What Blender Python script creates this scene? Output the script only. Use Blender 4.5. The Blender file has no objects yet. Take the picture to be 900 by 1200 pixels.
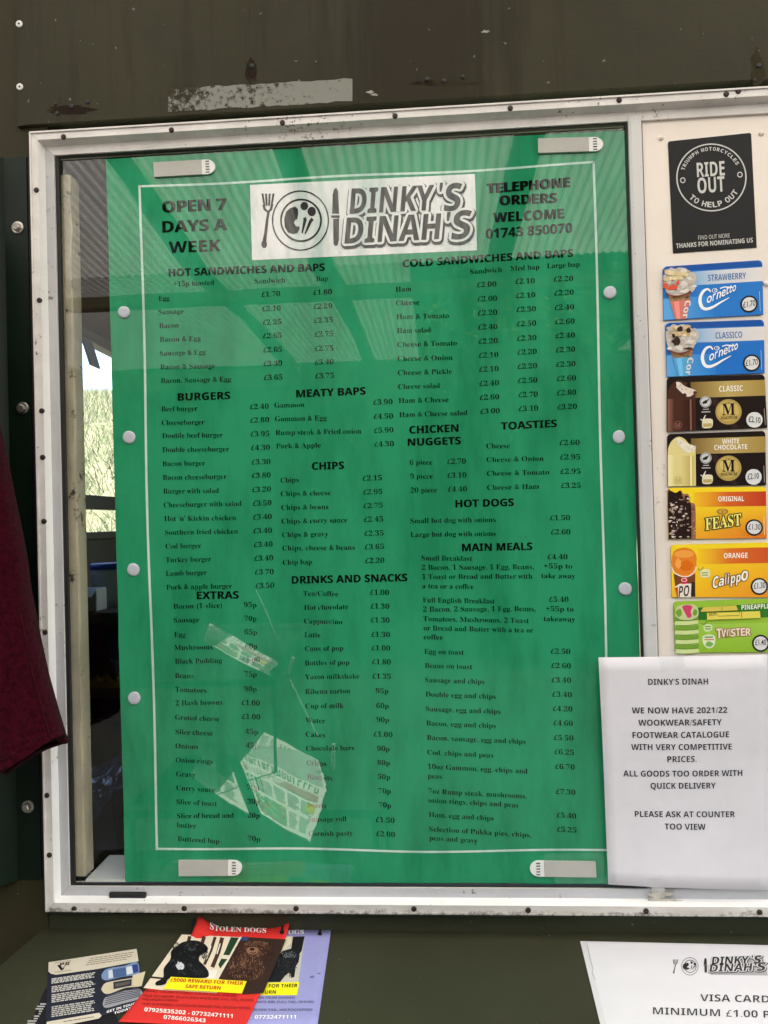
import bpy, bmesh, math, random
from mathutils import Vector, Matrix
random.seed(7)
R = math.radians
SC = bpy.context.scene
COL = SC.collection

# ------------------------------------------------------------------ camera, sky, sun, exposure
S = 1.08                                    # metres per solved unit
CAM = Vector((0.472856, -0.948119, 0.450637)) * S
RX = Vector((0.99748982, 0.06563217, -0.02657966))     # image right
RY = Vector((-0.02732308, 0.01045541, -0.99957198))    # image down
RZ = Vector((-0.06532618, 0.99778911, 0.01222244))     # view direction
FPX = 900.0
cam = bpy.data.cameras.new('camera')
cam.sensor_fit = 'VERTICAL'
cam.sensor_height = 36
cam.sensor_width = 27
cam.lens = 27.0
cam.clip_start = 0.02
cam.clip_end = 2000
cam_o = bpy.data.objects.new('camera', cam)
COL.objects.link(cam_o)
cam_o.matrix_world = Matrix(((RX.x, -RY.x, -RZ.x, CAM.x), (RX.y, -RY.y, -RZ.y, CAM.y), (RX.z, -RY.z, -RZ.z, CAM.z), (0, 0, 0, 1)))
SC.camera = cam_o

SUN_DIR = Vector((0.48, -0.56, 0.82)).normalized()      # towards the sun
world = bpy.data.worlds.new('World')
SC.world = world
world.use_nodes = True
wn = world.node_tree
bg = wn.nodes['Background']
sky = wn.nodes.new('ShaderNodeTexSky')
sky.sky_type = 'NISHITA'
sky.sun_disc = False
sky.sun_elevation = math.asin(SUN_DIR.z)
sky.sun_rotation = math.atan2(SUN_DIR.x, SUN_DIR.y)
sky.dust_density = 2.5
wn.links.new(sky.outputs[0], bg.inputs[0])
bg.inputs[1].default_value = 0.085
sun = bpy.data.lights.new('sun', 'SUN')
sun.energy = 4.5
sun.angle = R(0.5)
sun.color = (1.0, 0.94, 0.85)
sun_o = bpy.data.objects.new('sun', sun)
COL.objects.link(sun_o)
sun_o.rotation_euler = (-SUN_DIR).to_track_quat('-Z', 'Y').to_euler()
vs = SC.view_settings
vs.view_transform = 'Standard'
vs.look = 'None'
vs.gamma = 1
vs.use_curve_mapping = False
vs.exposure = 2.92
SC.render.engine = 'CYCLES'
cy = SC.cycles
cy.max_bounces = 7
cy.diffuse_bounces = 4
cy.glossy_bounces = 4
cy.transparent_max_bounces = 12
cy.caustics_reflective = False
cy.caustics_refractive = False
cy.use_denoising = True
try:
    cy.denoiser = 'OPENIMAGEDENOISE'
    cy.denoising_input_passes = 'RGB_ALBEDO_NORMAL'
except Exception:
    pass

# ------------------------------------------------------------------ measuring helpers
def ray(px, py):
    return RX * ((px - 450) / FPX) + RY * ((py - 600) / FPX) + RZ
def at(px, py, Y=0.0):                      # point of the upright plane y = Y
    d = ray(px, py)
    return CAM + d * ((Y - CAM.y) / d.y)
def atz(px, py, z):                         # point of the level plane z
    d = ray(px, py)
    return CAM + d * ((z - CAM.z) / d.z)
def atx(px, py, x):
    d = ray(px, py)
    return CAM + d * ((x - CAM.x) / d.x)
def mir_z(px, py, z):                       # where the mirrored ray meets the level plane z
    d = ray(px, py)
    p = CAM + d * (-CAM.y / d.y)
    d = Vector((d.x, -d.y, d.z))
    return p + d * ((z - p.z) / d.z)
def mir_y(px, py, y):
    d = ray(px, py)
    p = CAM + d * (-CAM.y / d.y)
    d = Vector((d.x, -d.y, d.z))
    return p + d * ((y - p.y) / d.y)

def lin(c):
    c = c / 255.0
    return c / 12.92 if c <= 0.04045 else ((c + 0.055) / 1.055) ** 2.4
def rgb(r, g, b, k=1.0):
    return (min(1, lin(r) * k), min(1, lin(g) * k), min(1, lin(b) * k), 1)

# ------------------------------------------------------------------ materials
MATS = {}
def nodes_of(name):
    m = bpy.data.materials.new(name)
    m.use_nodes = True
    t = m.node_tree
    return m, t, t.nodes['Principled BSDF']
def setp(b, **k):
    for n, v in k.items():
        n = n.replace('_', ' ')
        if n in b.inputs:
            b.inputs[n].default_value = v
def tex_noise(t, scale, detail=4, rough=0.6, stretch=None, seed=0.0):
    tc = t.nodes.new('ShaderNodeTexCoord')
    mp = t.nodes.new('ShaderNodeMapping')
    if stretch:
        mp.inputs['Scale'].default_value = stretch
    mp.inputs['Location'].default_value = (seed, seed * 1.7, seed * 0.6)
    n = t.nodes.new('ShaderNodeTexNoise')
    n.inputs['Scale'].default_value = scale
    n.inputs['Detail'].default_value = detail
    n.inputs['Roughness'].default_value = rough
    t.links.new(tc.outputs['Object'], mp.inputs[0])
    t.links.new(mp.outputs[0], n.inputs['Vector'])
    return n
def ramp(t, src, stops):
    r = t.nodes.new('ShaderNodeValToRGB')
    e = r.color_ramp.elements
    while len(e) < len(stops):
        e.new(0.5)
    for i, (p, c) in enumerate(stops):
        e[i].position = p
        e[i].color = c if len(c) == 4 else (*c, 1)
    t.links.new(src, r.inputs[0])
    return r
def mixc(t, fac, a, b, mode='MIX'):
    m = t.nodes.new('ShaderNodeMix')
    m.data_type = 'RGBA'
    m.blend_type = mode
    for sock, v in ((m.inputs[0], fac), (m.inputs[6], a), (m.inputs[7], b)):
        if isinstance(v, (int, float, tuple)):
            sock.default_value = v
        else:
            t.links.new(v, sock)
    return m.outputs[2]
def add_bump(t, b, src, strength, dist=0.002, coat=False):
    n = t.nodes.new('ShaderNodeBump')
    n.inputs['Strength'].default_value = strength
    n.inputs['Distance'].default_value = dist
    t.links.new(src, n.inputs['Height'])
    t.links.new(n.outputs[0], b.inputs['Coat Normal' if coat else 'Normal'])
def mat(name, col, rough=0.6, var=0.12, scale=14, metallic=0, spec=0.5, bump=0.0, bscale=60, speck=None, speck_amt=0.62, speck_scale=90, stretch=None, coat=0.0, sheen=0.0):
    if name in MATS:
        return MATS[name]
    m, t, b = nodes_of(name)
    n = tex_noise(t, scale, stretch=stretch, seed=len(MATS) * 0.37)
    lo = tuple(c * (1 - var) for c in col[:3])
    hi = tuple(min(1, c * (1 + var)) for c in col[:3])
    c = ramp(t, n.outputs[0], [(0.3, lo), (0.7, hi)]).outputs[0]
    if speck:
        s = tex_noise(t, speck_scale, 6, 0.7, seed=3.1)
        big = tex_noise(t, speck_scale * 0.08, 3, 0.6, seed=5.3)
        mu = t.nodes.new('ShaderNodeMath'); mu.operation = 'MULTIPLY_ADD'
        t.links.new(big.outputs[0], mu.inputs[0]); mu.inputs[1].default_value = 0.45
        t.links.new(s.outputs[0], mu.inputs[2])
        f = ramp(t, mu.outputs[0], [(speck_amt + 0.2, (0, 0, 0)), (speck_amt + 0.27, (1, 1, 1))])
        c = mixc(t, f.outputs[0], c, speck)
    t.links.new(c, b.inputs['Base Color'])
    setp(b, Roughness=rough, Metallic=metallic, Specular_IOR_Level=spec, Coat_Weight=coat, Coat_Roughness=0.05, Sheen_Weight=sheen)
    if bump:
        bn = tex_noise(t, bscale, 5, 0.65, seed=1.3)
        add_bump(t, b, bn.outputs[0], bump)
    MATS[name] = m
    return m

def olive_paint(name, base, streaks=True):
    m, t, b = nodes_of(name)
    n = tex_noise(t, 5, 5, 0.65, seed=0.4)
    c = ramp(t, n.outputs[0], [(0.3, tuple(x * 0.86 for x in base)), (0.7, tuple(x * 1.14 for x in base))]).outputs[0]
    fine = tex_noise(t, 70, 6, 0.75, seed=2.2)
    f = ramp(t, fine.outputs[0], [(0.66, (0, 0, 0)), (0.76, (1, 1, 1))])
    c = mixc(t, f.outputs[0], c, tuple(x * 0.45 for x in base) + (1,))
    if streaks:
        # run marks from rain, each a narrow upright stain with its own wander
        st = tex_noise(t, 1.0, 4, 0.7, stretch=(34, 1, 2.4), seed=1.9)
        zone = tex_noise(t, 2.0, 2, 0.5, stretch=(1, 1, 0.4), seed=8.1)
        mu = t.nodes.new('ShaderNodeMath'); mu.operation = 'MULTIPLY_ADD'
        t.links.new(zone.outputs[0], mu.inputs[0]); mu.inputs[1].default_value = 0.8
        t.links.new(st.outputs[0], mu.inputs[2])
        tc2 = t.nodes.new('ShaderNodeTexCoord'); sx_ = t.nodes.new('ShaderNodeSeparateXYZ'); t.links.new(tc2.outputs['Object'], sx_.inputs[0])
        band = ramp(t, sx_.outputs['X'], [(0.0, (0.0,) * 3), (0.40, (0.0,) * 3), (0.46, (0.26,) * 3), (0.60, (0.26,) * 3), (0.66, (0.02,) * 3), (0.86, (0.03,) * 3), (0.885, (0.2,) * 3), (0.92, (0.04,) * 3)])
        ad = t.nodes.new('ShaderNodeMath'); ad.operation = 'ADD'; t.links.new(mu.outputs[0], ad.inputs[0]); t.links.new(band.outputs[0], ad.inputs[1])
        mu = t.nodes.new('ShaderNodeMath'); mu.operation = 'MULTIPLY'; mu.inputs[1].default_value = 0.7; t.links.new(ad.outputs[0], mu.inputs[0])
        f2 = ramp(t, mu.outputs[0], [(0.66, (0, 0, 0)), (0.84, (0.9, 0.9, 0.9))])
        c = mixc(t, f2.outputs[0], c, (base[0] * 0.6, base[1] * 0.5, base[2] * 0.42, 1))
    # pale chips
    ch = tex_noise(t, 120, 2, 0.5, seed=6.4)
    f3 = ramp(t, ch.outputs[0], [(0.745, (0, 0, 0)), (0.78, (0.6, 0.6, 0.6))])
    c = mixc(t, f3.outputs[0], c, (0.22, 0.22, 0.19, 1))
    t.links.new(c, b.inputs['Base Color'])
    setp(b, Roughness=0.55, Specular_IOR_Level=0.14)
    bn = tex_noise(t, 90, 6, 0.7, seed=1.3)
    add_bump(t, b, bn.outputs[0], 0.22, 0.002)
    MATS[name] = m
    return m

def print_mat(name, rough=0.5, coat=0.0, coat_ior=1.5, spec=0.3, bump=0.0, mottle=0.05, streak=False, crinkle=0.0):
    """ink on paper, card or laminate: colour comes from the printed colour attribute of the sheet"""
    m, t, b = nodes_of(name)
    a = t.nodes.new('ShaderNodeAttribute')
    a.attribute_name = 'ink'
    n = tex_noise(t, 30, 5, 0.6, seed=0.9)
    r = ramp(t, n.outputs[0], [(0.3, (1 - mottle,) * 3), (0.7, (1 + 0, 1, 1))])
    c = mixc(t, 1.0, a.outputs['Color'], r.outputs[0], 'MULTIPLY')
    if streak:                               # brush-like gloss smears of the laminate, put into the base colour
        n2 = tex_noise(t, 1.0, 5, 0.65, stretch=(17, 1, 4.5), seed=4.9)
        r2_ = ramp(t, n2.outputs[0], [(0.38, (0.60, 0.74, 0.70)), (0.5, (0.86, 0.90, 0.88)), (0.6, (1.0, 1.0, 1.0))])
        c = mixc(t, 1.0, c, r2_.outputs[0], 'MULTIPLY')
        n3 = tex_noise(t, 55, 3, 0.8, seed=7.7)
        f3 = ramp(t, n3.outputs[0], [(0.72, (0, 0, 0)), (0.80, (0.35, 0.35, 0.35))])
        c = mixc(t, f3.outputs[0], c, (0.30, 0.42, 0.36, 1))
    t.links.new(c, b.inputs['Base Color'])
    setp(b, Roughness=rough, Specular_IOR_Level=spec, Coat_Weight=coat, Coat_Roughness=0.015, Coat_IOR=coat_ior)
    if crinkle:
        cn = tex_noise(t, 13, 3, 0.55, seed=2.1)
        add_bump(t, b, cn.outputs[0], crinkle, 0.004)
    if bump:
        bn = tex_noise(t, 7, 3, 0.5, seed=1.3)
        add_bump(t, b, bn.outputs[0], bump, 0.004, coat=True)
    MATS[name] = m
    return m

M_OLIVE = olive_paint('olive wall paint', (0.035, 0.032, 0.017))
M_OLIVE2 = olive_paint('olive counter paint', (0.041, 0.042, 0.024), False)
M_OLIVE3 = olive_paint('olive side paint', (0.036, 0.031, 0.015), False)
M_DKGREEN = mat('dark green sheet paint', (0.004, 0.012, 0.0065), 0.42, 0.25, 9, spec=0.2, bump=0.08, speck=(0.03, 0.04, 0.03, 1), speck_amt=0.72)
M_ALU = mat('painted aluminium', (0.74, 0.705, 0.685), 0.42, 0.13, 26, speck=(0.16, 0.13, 0.10, 1), speck_amt=0.665, speck_scale=130, bump=0.05)
M_BEVEL = mat('lit bevel aluminium', (0.88, 0.87, 0.85), 0.3, 0.05, 15, speck=(0.2, 0.17, 0.13, 1), speck_amt=0.68, speck_scale=150)  # left and bottom bevels: the light they catch is put into the colour
M_ALUGREY = mat('grey aluminium', (0.50, 0.50, 0.52), 0.4, 0.1, 11, speck=(0.12, 0.10, 0.08, 1), speck_amt=0.68, speck_scale=60)
def dirty_rail():
    m, t, b = nodes_of('weathered aluminium')
    tc = t.nodes.new('ShaderNodeTexCoord'); sp = t.nodes.new('ShaderNodeSeparateXYZ'); t.links.new(tc.outputs['Object'], sp.inputs[0])
    mr = t.nodes.new('ShaderNodeMapRange'); t.links.new(sp.outputs['Z'], mr.inputs['Value'])
    mr.inputs['From Min'].default_value = -0.0252; mr.inputs['From Max'].default_value = -0.016; mr.inputs['To Min'].default_value = 0.36; mr.inputs['To Max'].default_value = 0.0
    n = tex_noise(t, 170, 6, 0.75, seed=1.1); lo = tex_noise(t, 14, 4, 0.6, stretch=(1, 1, 5), seed=6.2)
    a1 = t.nodes.new('ShaderNodeMath'); a1.operation = 'MULTIPLY_ADD'; t.links.new(lo.outputs[0], a1.inputs[0]); a1.inputs[1].default_value = 0.55; t.links.new(n.outputs[0], a1.inputs[2])
    a2 = t.nodes.new('ShaderNodeMath'); a2.operation = 'ADD'; t.links.new(a1.outputs[0], a2.inputs[0]); t.links.new(mr.outputs[0], a2.inputs[1])
    a3 = t.nodes.new('ShaderNodeMath'); a3.operation = 'MULTIPLY'; a3.inputs[1].default_value = 0.7; t.links.new(a2.outputs[0], a3.inputs[0])
    f = ramp(t, a3.outputs[0], [(0.66, (0, 0, 0)), (0.80, (0.85, 0.85, 0.85))])
    base = ramp(t, lo.outputs[0], [(0.3, (0.50, 0.47, 0.43)), (0.7, (0.72, 0.69, 0.66))])
    c = mixc(t, f.outputs[0], base.outputs[0], (0.075, 0.055, 0.04, 1))
    t.links.new(c, b.inputs['Base Color'])
    setp(b, Roughness=0.5)
    add_bump(t, b, n.outputs[0], 0.08)
    return m
M_ALUDIRT = dirty_rail()
M_BLACK = mat('black rubber', (0.008, 0.008, 0.009), 0.6, 0.2)
M_SCREW = mat('rusty dark screw', (0.035, 0.025, 0.02), 0.6, 0.35, 200, metallic=0.4)
M_STEEL = mat('galvanised bolt', (0.45, 0.42, 0.38), 0.35, 0.3, 120, metallic=0.85)
M_RIVET = mat('white rivet', (0.72, 0.72, 0.69), 0.5, 0.1)
M_CREAM = mat('cream painted board', (0.87, 0.785, 0.71), 0.5, 0.045, 6, speck=(0.35, 0.28, 0.20, 1), speck_amt=0.70, speck_scale=35, bump=0.04)
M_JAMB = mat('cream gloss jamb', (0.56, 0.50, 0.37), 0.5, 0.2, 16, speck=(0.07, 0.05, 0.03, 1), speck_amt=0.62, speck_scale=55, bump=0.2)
M_SILL = mat('white sill paint', (0.74, 0.74, 0.72), 0.5, 0.1, 14, speck=(0.10, 0.08, 0.06, 1), speck_amt=0.64, speck_scale=110)
M_DARKIN = mat('dark brown interior board', (0.06, 0.045, 0.032), 0.6, 0.3, 8)
M_WOOD = mat('weathered timber', (0.16, 0.115, 0.075), 0.7, 0.25, 5, stretch=(8, 1, 8), bump=0.2)
M_STRIPG = mat('grey adhesive foam', (0.46, 0.455, 0.42), 0.6, 0.05, 40)
M_STRIPW = mat('white plastic tab', (0.80, 0.80, 0.78), 0.35, 0.03)
M_DOT = mat('white plastic dot', (0.50, 0.53, 0.60), 0.4, 0.06)
M_LAM = print_mat('glossy laminate print', 0.5, 1.0, 1.51, 0.0, 0.03, 0.05, True)
M_PAPER = print_mat('matt paper print', 0.75, 0.0, spec=0.2, mottle=0.05, crinkle=0.55)
M_CARD = print_mat('semi gloss card print', 0.45, 0.12, 1.4, 0.12, mottle=0.03)
M_POUCH = print_mat('clear pouch print', 0.5, 0.7, 1.45, 0.2, 0.03, mottle=0.03)

def glass_mat():
    m = bpy.data.materials.new('window glass')
    m.use_nodes = True
    t = m.node_tree
    t.nodes.clear()
    out = t.nodes.new('ShaderNodeOutputMaterial')
    mix = t.nodes.new('ShaderNodeMixShader')
    lw = t.nodes.new('ShaderNodeLayerWeight'); lw.inputs[0].default_value = 0.5
    pw = t.nodes.new('ShaderNodeMath'); pw.operation = 'POWER'; pw.inputs[1].default_value = 5
    t.links.new(lw.outputs['Facing'], pw.inputs[0])
    fr = t.nodes.new('ShaderNodeMath'); fr.operation = 'MULTIPLY_ADD'; fr.inputs[1].default_value = 0.9; fr.inputs[2].default_value = 0.07
    t.links.new(pw.outputs[0], fr.inputs[0])
    tr = t.nodes.new('ShaderNodeBsdfTransparent'); tr.inputs[0].default_value = (0.93, 0.95, 0.93, 1)
    gl = t.nodes.new('ShaderNodeBsdfGlossy'); gl.inputs['Roughness'].default_value = 0.01
    t.links.new(fr.outputs[0], mix.inputs[0]); t.links.new(tr.outputs[0], mix.inputs[1]); t.links.new(gl.outputs[0], mix.inputs[2])
    t.links.new(mix.outputs[0], out.inputs[0])
    return m
M_GLASS = glass_mat()
def translucent_mat(name, k):
    m = bpy.data.materials.new(name)
    m.use_nodes = True
    t = m.node_tree
    t.nodes.clear()
    out = t.nodes.new('ShaderNodeOutputMaterial')
    mix = t.nodes.new('ShaderNodeMixShader'); mix.inputs[0].default_value = 0.5
    n = tex_noise(t, 3, 5, 0.6, stretch=(6, 1, 1))
    c = ramp(t, n.outputs[0], [(0.3, (0.40 * k, 0.385 * k, 0.35 * k)), (0.7, (0.55 * k, 0.535 * k, 0.50 * k))])
    df = t.nodes.new('ShaderNodeBsdfDiffuse'); tl = t.nodes.new('ShaderNodeBsdfTranslucent')
    t.links.new(c.outputs[0], df.inputs[0]); t.links.new(c.outputs[0], tl.inputs[0])
    t.links.new(df.outputs[0], mix.inputs[1]); t.links.new(tl.outputs[0], mix.inputs[2])
    t.links.new(mix.outputs[0], out.inputs[0])
    return m
M_ROOFING = translucent_mat('translucent roofing', 1.0)
M_ROOFDIM = translucent_mat('dimmed outer roofing', 0.62)  # outer bay dimmed in its colour to weaken its reflection
def tape_mat(name, col, a):
    m = bpy.data.materials.new(name)
    m.use_nodes = True
    b = m.node_tree.nodes['Principled BSDF']
    setp(b, Base_Color=col, Roughness=0.3, Alpha=a)
    return m
M_TAPE = tape_mat('clear sticky tape', (0.75, 0.75, 0.73, 1), 0.16)

# ------------------------------------------------------------------ object helpers
def link(name, me, parent=None):
    o = bpy.data.objects.new(name, me)
    COL.objects.link(o)
    if parent is not None:
        o.parent = parent
        o.matrix_parent_inverse = parent.matrix_world.inverted()
    return o
def tag(o, label, cat, group=None, kind=None):
    if label: o['label'] = label
    if cat: o['category'] = cat
    if group: o['group'] = group
    if kind: o['kind'] = kind
    return o
def empty(name, loc, label, cat, group=None):
    o = bpy.data.objects.new(name, None)
    o.empty_display_size = 0.05
    COL.objects.link(o)
    o.location = loc
    o.matrix_world = Matrix.Translation(loc)
    bpy.context.view_layer.update()
    return tag(o, label, cat, group)

class MB:
    """collects pieces of ONE mesh"""
    def __init__(s): s.v = []; s.f = []; s.mi = []; s.cur = 0; s.smooth = False
    def add(s, vs, fs):
        n = len(s.v)
        s.v += [tuple(v) for v in vs]
        s.f += [tuple(i + n for i in f) for f in fs]
        s.mi += [s.cur] * len(fs)
    def box(s, a, b, bev=0.0):
        x0, y0, z0 = [min(p, q) for p, q in zip(a, b)]
        x1, y1, z1 = [max(p, q) for p, q in zip(a, b)]
        if bev <= 0:
            s.add([(x0, y0, z0), (x1, y0, z0), (x1, y1, z0), (x0, y1, z0), (x0, y0, z1), (x1, y0, z1), (x1, y1, z1), (x0, y1, z1)],
                  [(0, 3, 2, 1), (4, 5, 6, 7), (0, 1, 5, 4), (1, 2, 6, 5), (2, 3, 7, 6), (3, 0, 4, 7)])
            return
        bm = bmesh.new()
        bmesh.ops.create_cube(bm, size=1, matrix=Matrix.Translation(((x0 + x1) / 2, (y0 + y1) / 2, (z0 + z1) / 2)) @ Matrix.Diagonal((x1 - x0, y1 - y0, z1 - z0, 1)))
        bmesh.ops.bevel(bm, geom=bm.edges[:], offset=bev, segments=2, affect='EDGES', profile=0.5)
        s.from_bm(bm)
    def from_bm(s, bm):
        bm.verts.index_update()
        s.add([v.co for v in bm.verts], [[v.index for v in f.verts] for f in bm.faces])
        bm.free()
    def hull(s, a, b):                      # prism between two loops of equal count, capped
        n = len(a)
        s.add(list(a) + list(b), [tuple(range(n - 1, -1, -1)), tuple(range(n, 2 * n))] + [(i, (i + 1) % n, n + (i + 1) % n, n + i) for i in range(n)])
    def loft(s, loops, cap0=True, cap1=True, closed=True):
        n = len(loops[0])
        vs = [p for l in loops for p in l]
        fs = []
        for k in range(len(loops) - 1):
            for i in range(n if closed else n - 1):
                j = (i + 1) % n
                fs.append((k * n + i, k * n + j, (k + 1) * n + j, (k + 1) * n + i))
        if cap0: fs.append(tuple(range(n - 1, -1, -1)))
        if cap1: fs.append(tuple(range((len(loops) - 1) * n, len(loops) * n)))
        s.add(vs, fs)
    def tube(s, pts, r, n=8):
        pts = [Vector(p) for p in pts]
        loops = []
        for i, p in enumerate(pts):
            d = (pts[min(i + 1, len(pts) - 1)] - pts[max(i - 1, 0)]).normalized()
            u = d.orthogonal().normalized() if i == 0 else (u - d * u.dot(d)).normalized()
            w = d.cross(u)
            rr = r[i] if isinstance(r, (list, tuple)) else r
            loops.append([p + (u * math.cos(2 * math.pi * k / n) + w * math.sin(2 * math.pi * k / n)) * rr for k in range(n)])
        s.loft(loops)
    def lathe(s, base, axis, prof, n=16):   # prof: list of (distance along the axis, radius)
        axis = Vector(axis).normalized()
        u = axis.orthogonal().normalized()
        w = axis.cross(u)
        s.loft([[Vector(base) + axis * h + (u * math.cos(2 * math.pi * k / n) + w * math.sin(2 * math.pi * k / n)) * r for k in range(n)] for h, r in prof])
    def build(s, name, mats, parent=None, smooth=False):
        me = bpy.data.meshes.new(name)
        me.from_pydata(s.v, [], s.f)
        for m in (mats if isinstance(mats, (list, tuple)) else [mats]):
            me.materials.append(m)
        me.polygons.foreach_set('material_index', s.mi)
        bm = bmesh.new(); bm.from_mesh(me)
        bmesh.ops.recalc_face_normals(bm, faces=bm.faces[:])
        bm.to_mesh(me); bm.free()
        if smooth:
            me.polygons.foreach_set('use_smooth', [True] * len(me.polygons))
        me.update()
        return link(name, me, parent)

# --- lettering: strings become outlines of the built-in face and its serif / heavy alphabets
def restyle(s, font):
    if font == 'plain': return s
    up, lo, dg = {'serif': (0x1D400, 0x1D41A, 0x1D7CE), 'sans': (0x1D5D4, 0x1D5EE, 0x1D7EC), 'light': (0x1D5A0, 0x1D5BA, 0x1D7E2), 'italic': (0x1D468, 0x1D482, 0x1D7CE)}[font]
    o = ''
    for c in s:
        if 'A' <= c <= 'Z': o += chr(up + ord(c) - 65)
        elif 'a' <= c <= 'z': o += chr(lo + ord(c) - 97)
        elif '0' <= c <= '9': o += chr(dg + ord(c) - 48)
        else: o += c
    return o
TXT = {}
def glyphs(s, font, offset, shear):
    k = (s, font, offset, shear)
    if k not in TXT:
        cu = bpy.data.curves.new('lettering', 'FONT')
        cu.body = restyle(s, font)
        cu.size = 1
        cu.offset = offset
        cu.shear = shear
        cu.resolution_u = 3
        ob = bpy.data.objects.new('lettering', cu)
        me = bpy.data.meshes.new_from_object(ob)
        TXT[k] = ([(v.co.x, v.co.y) for v in me.vertices], [tuple(p.vertices) for p in me.polygons])
        bpy.data.objects.remove(ob)
        bpy.data.curves.remove(cu)
        bpy.data.meshes.remove(me)
    return TXT[k]

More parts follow.
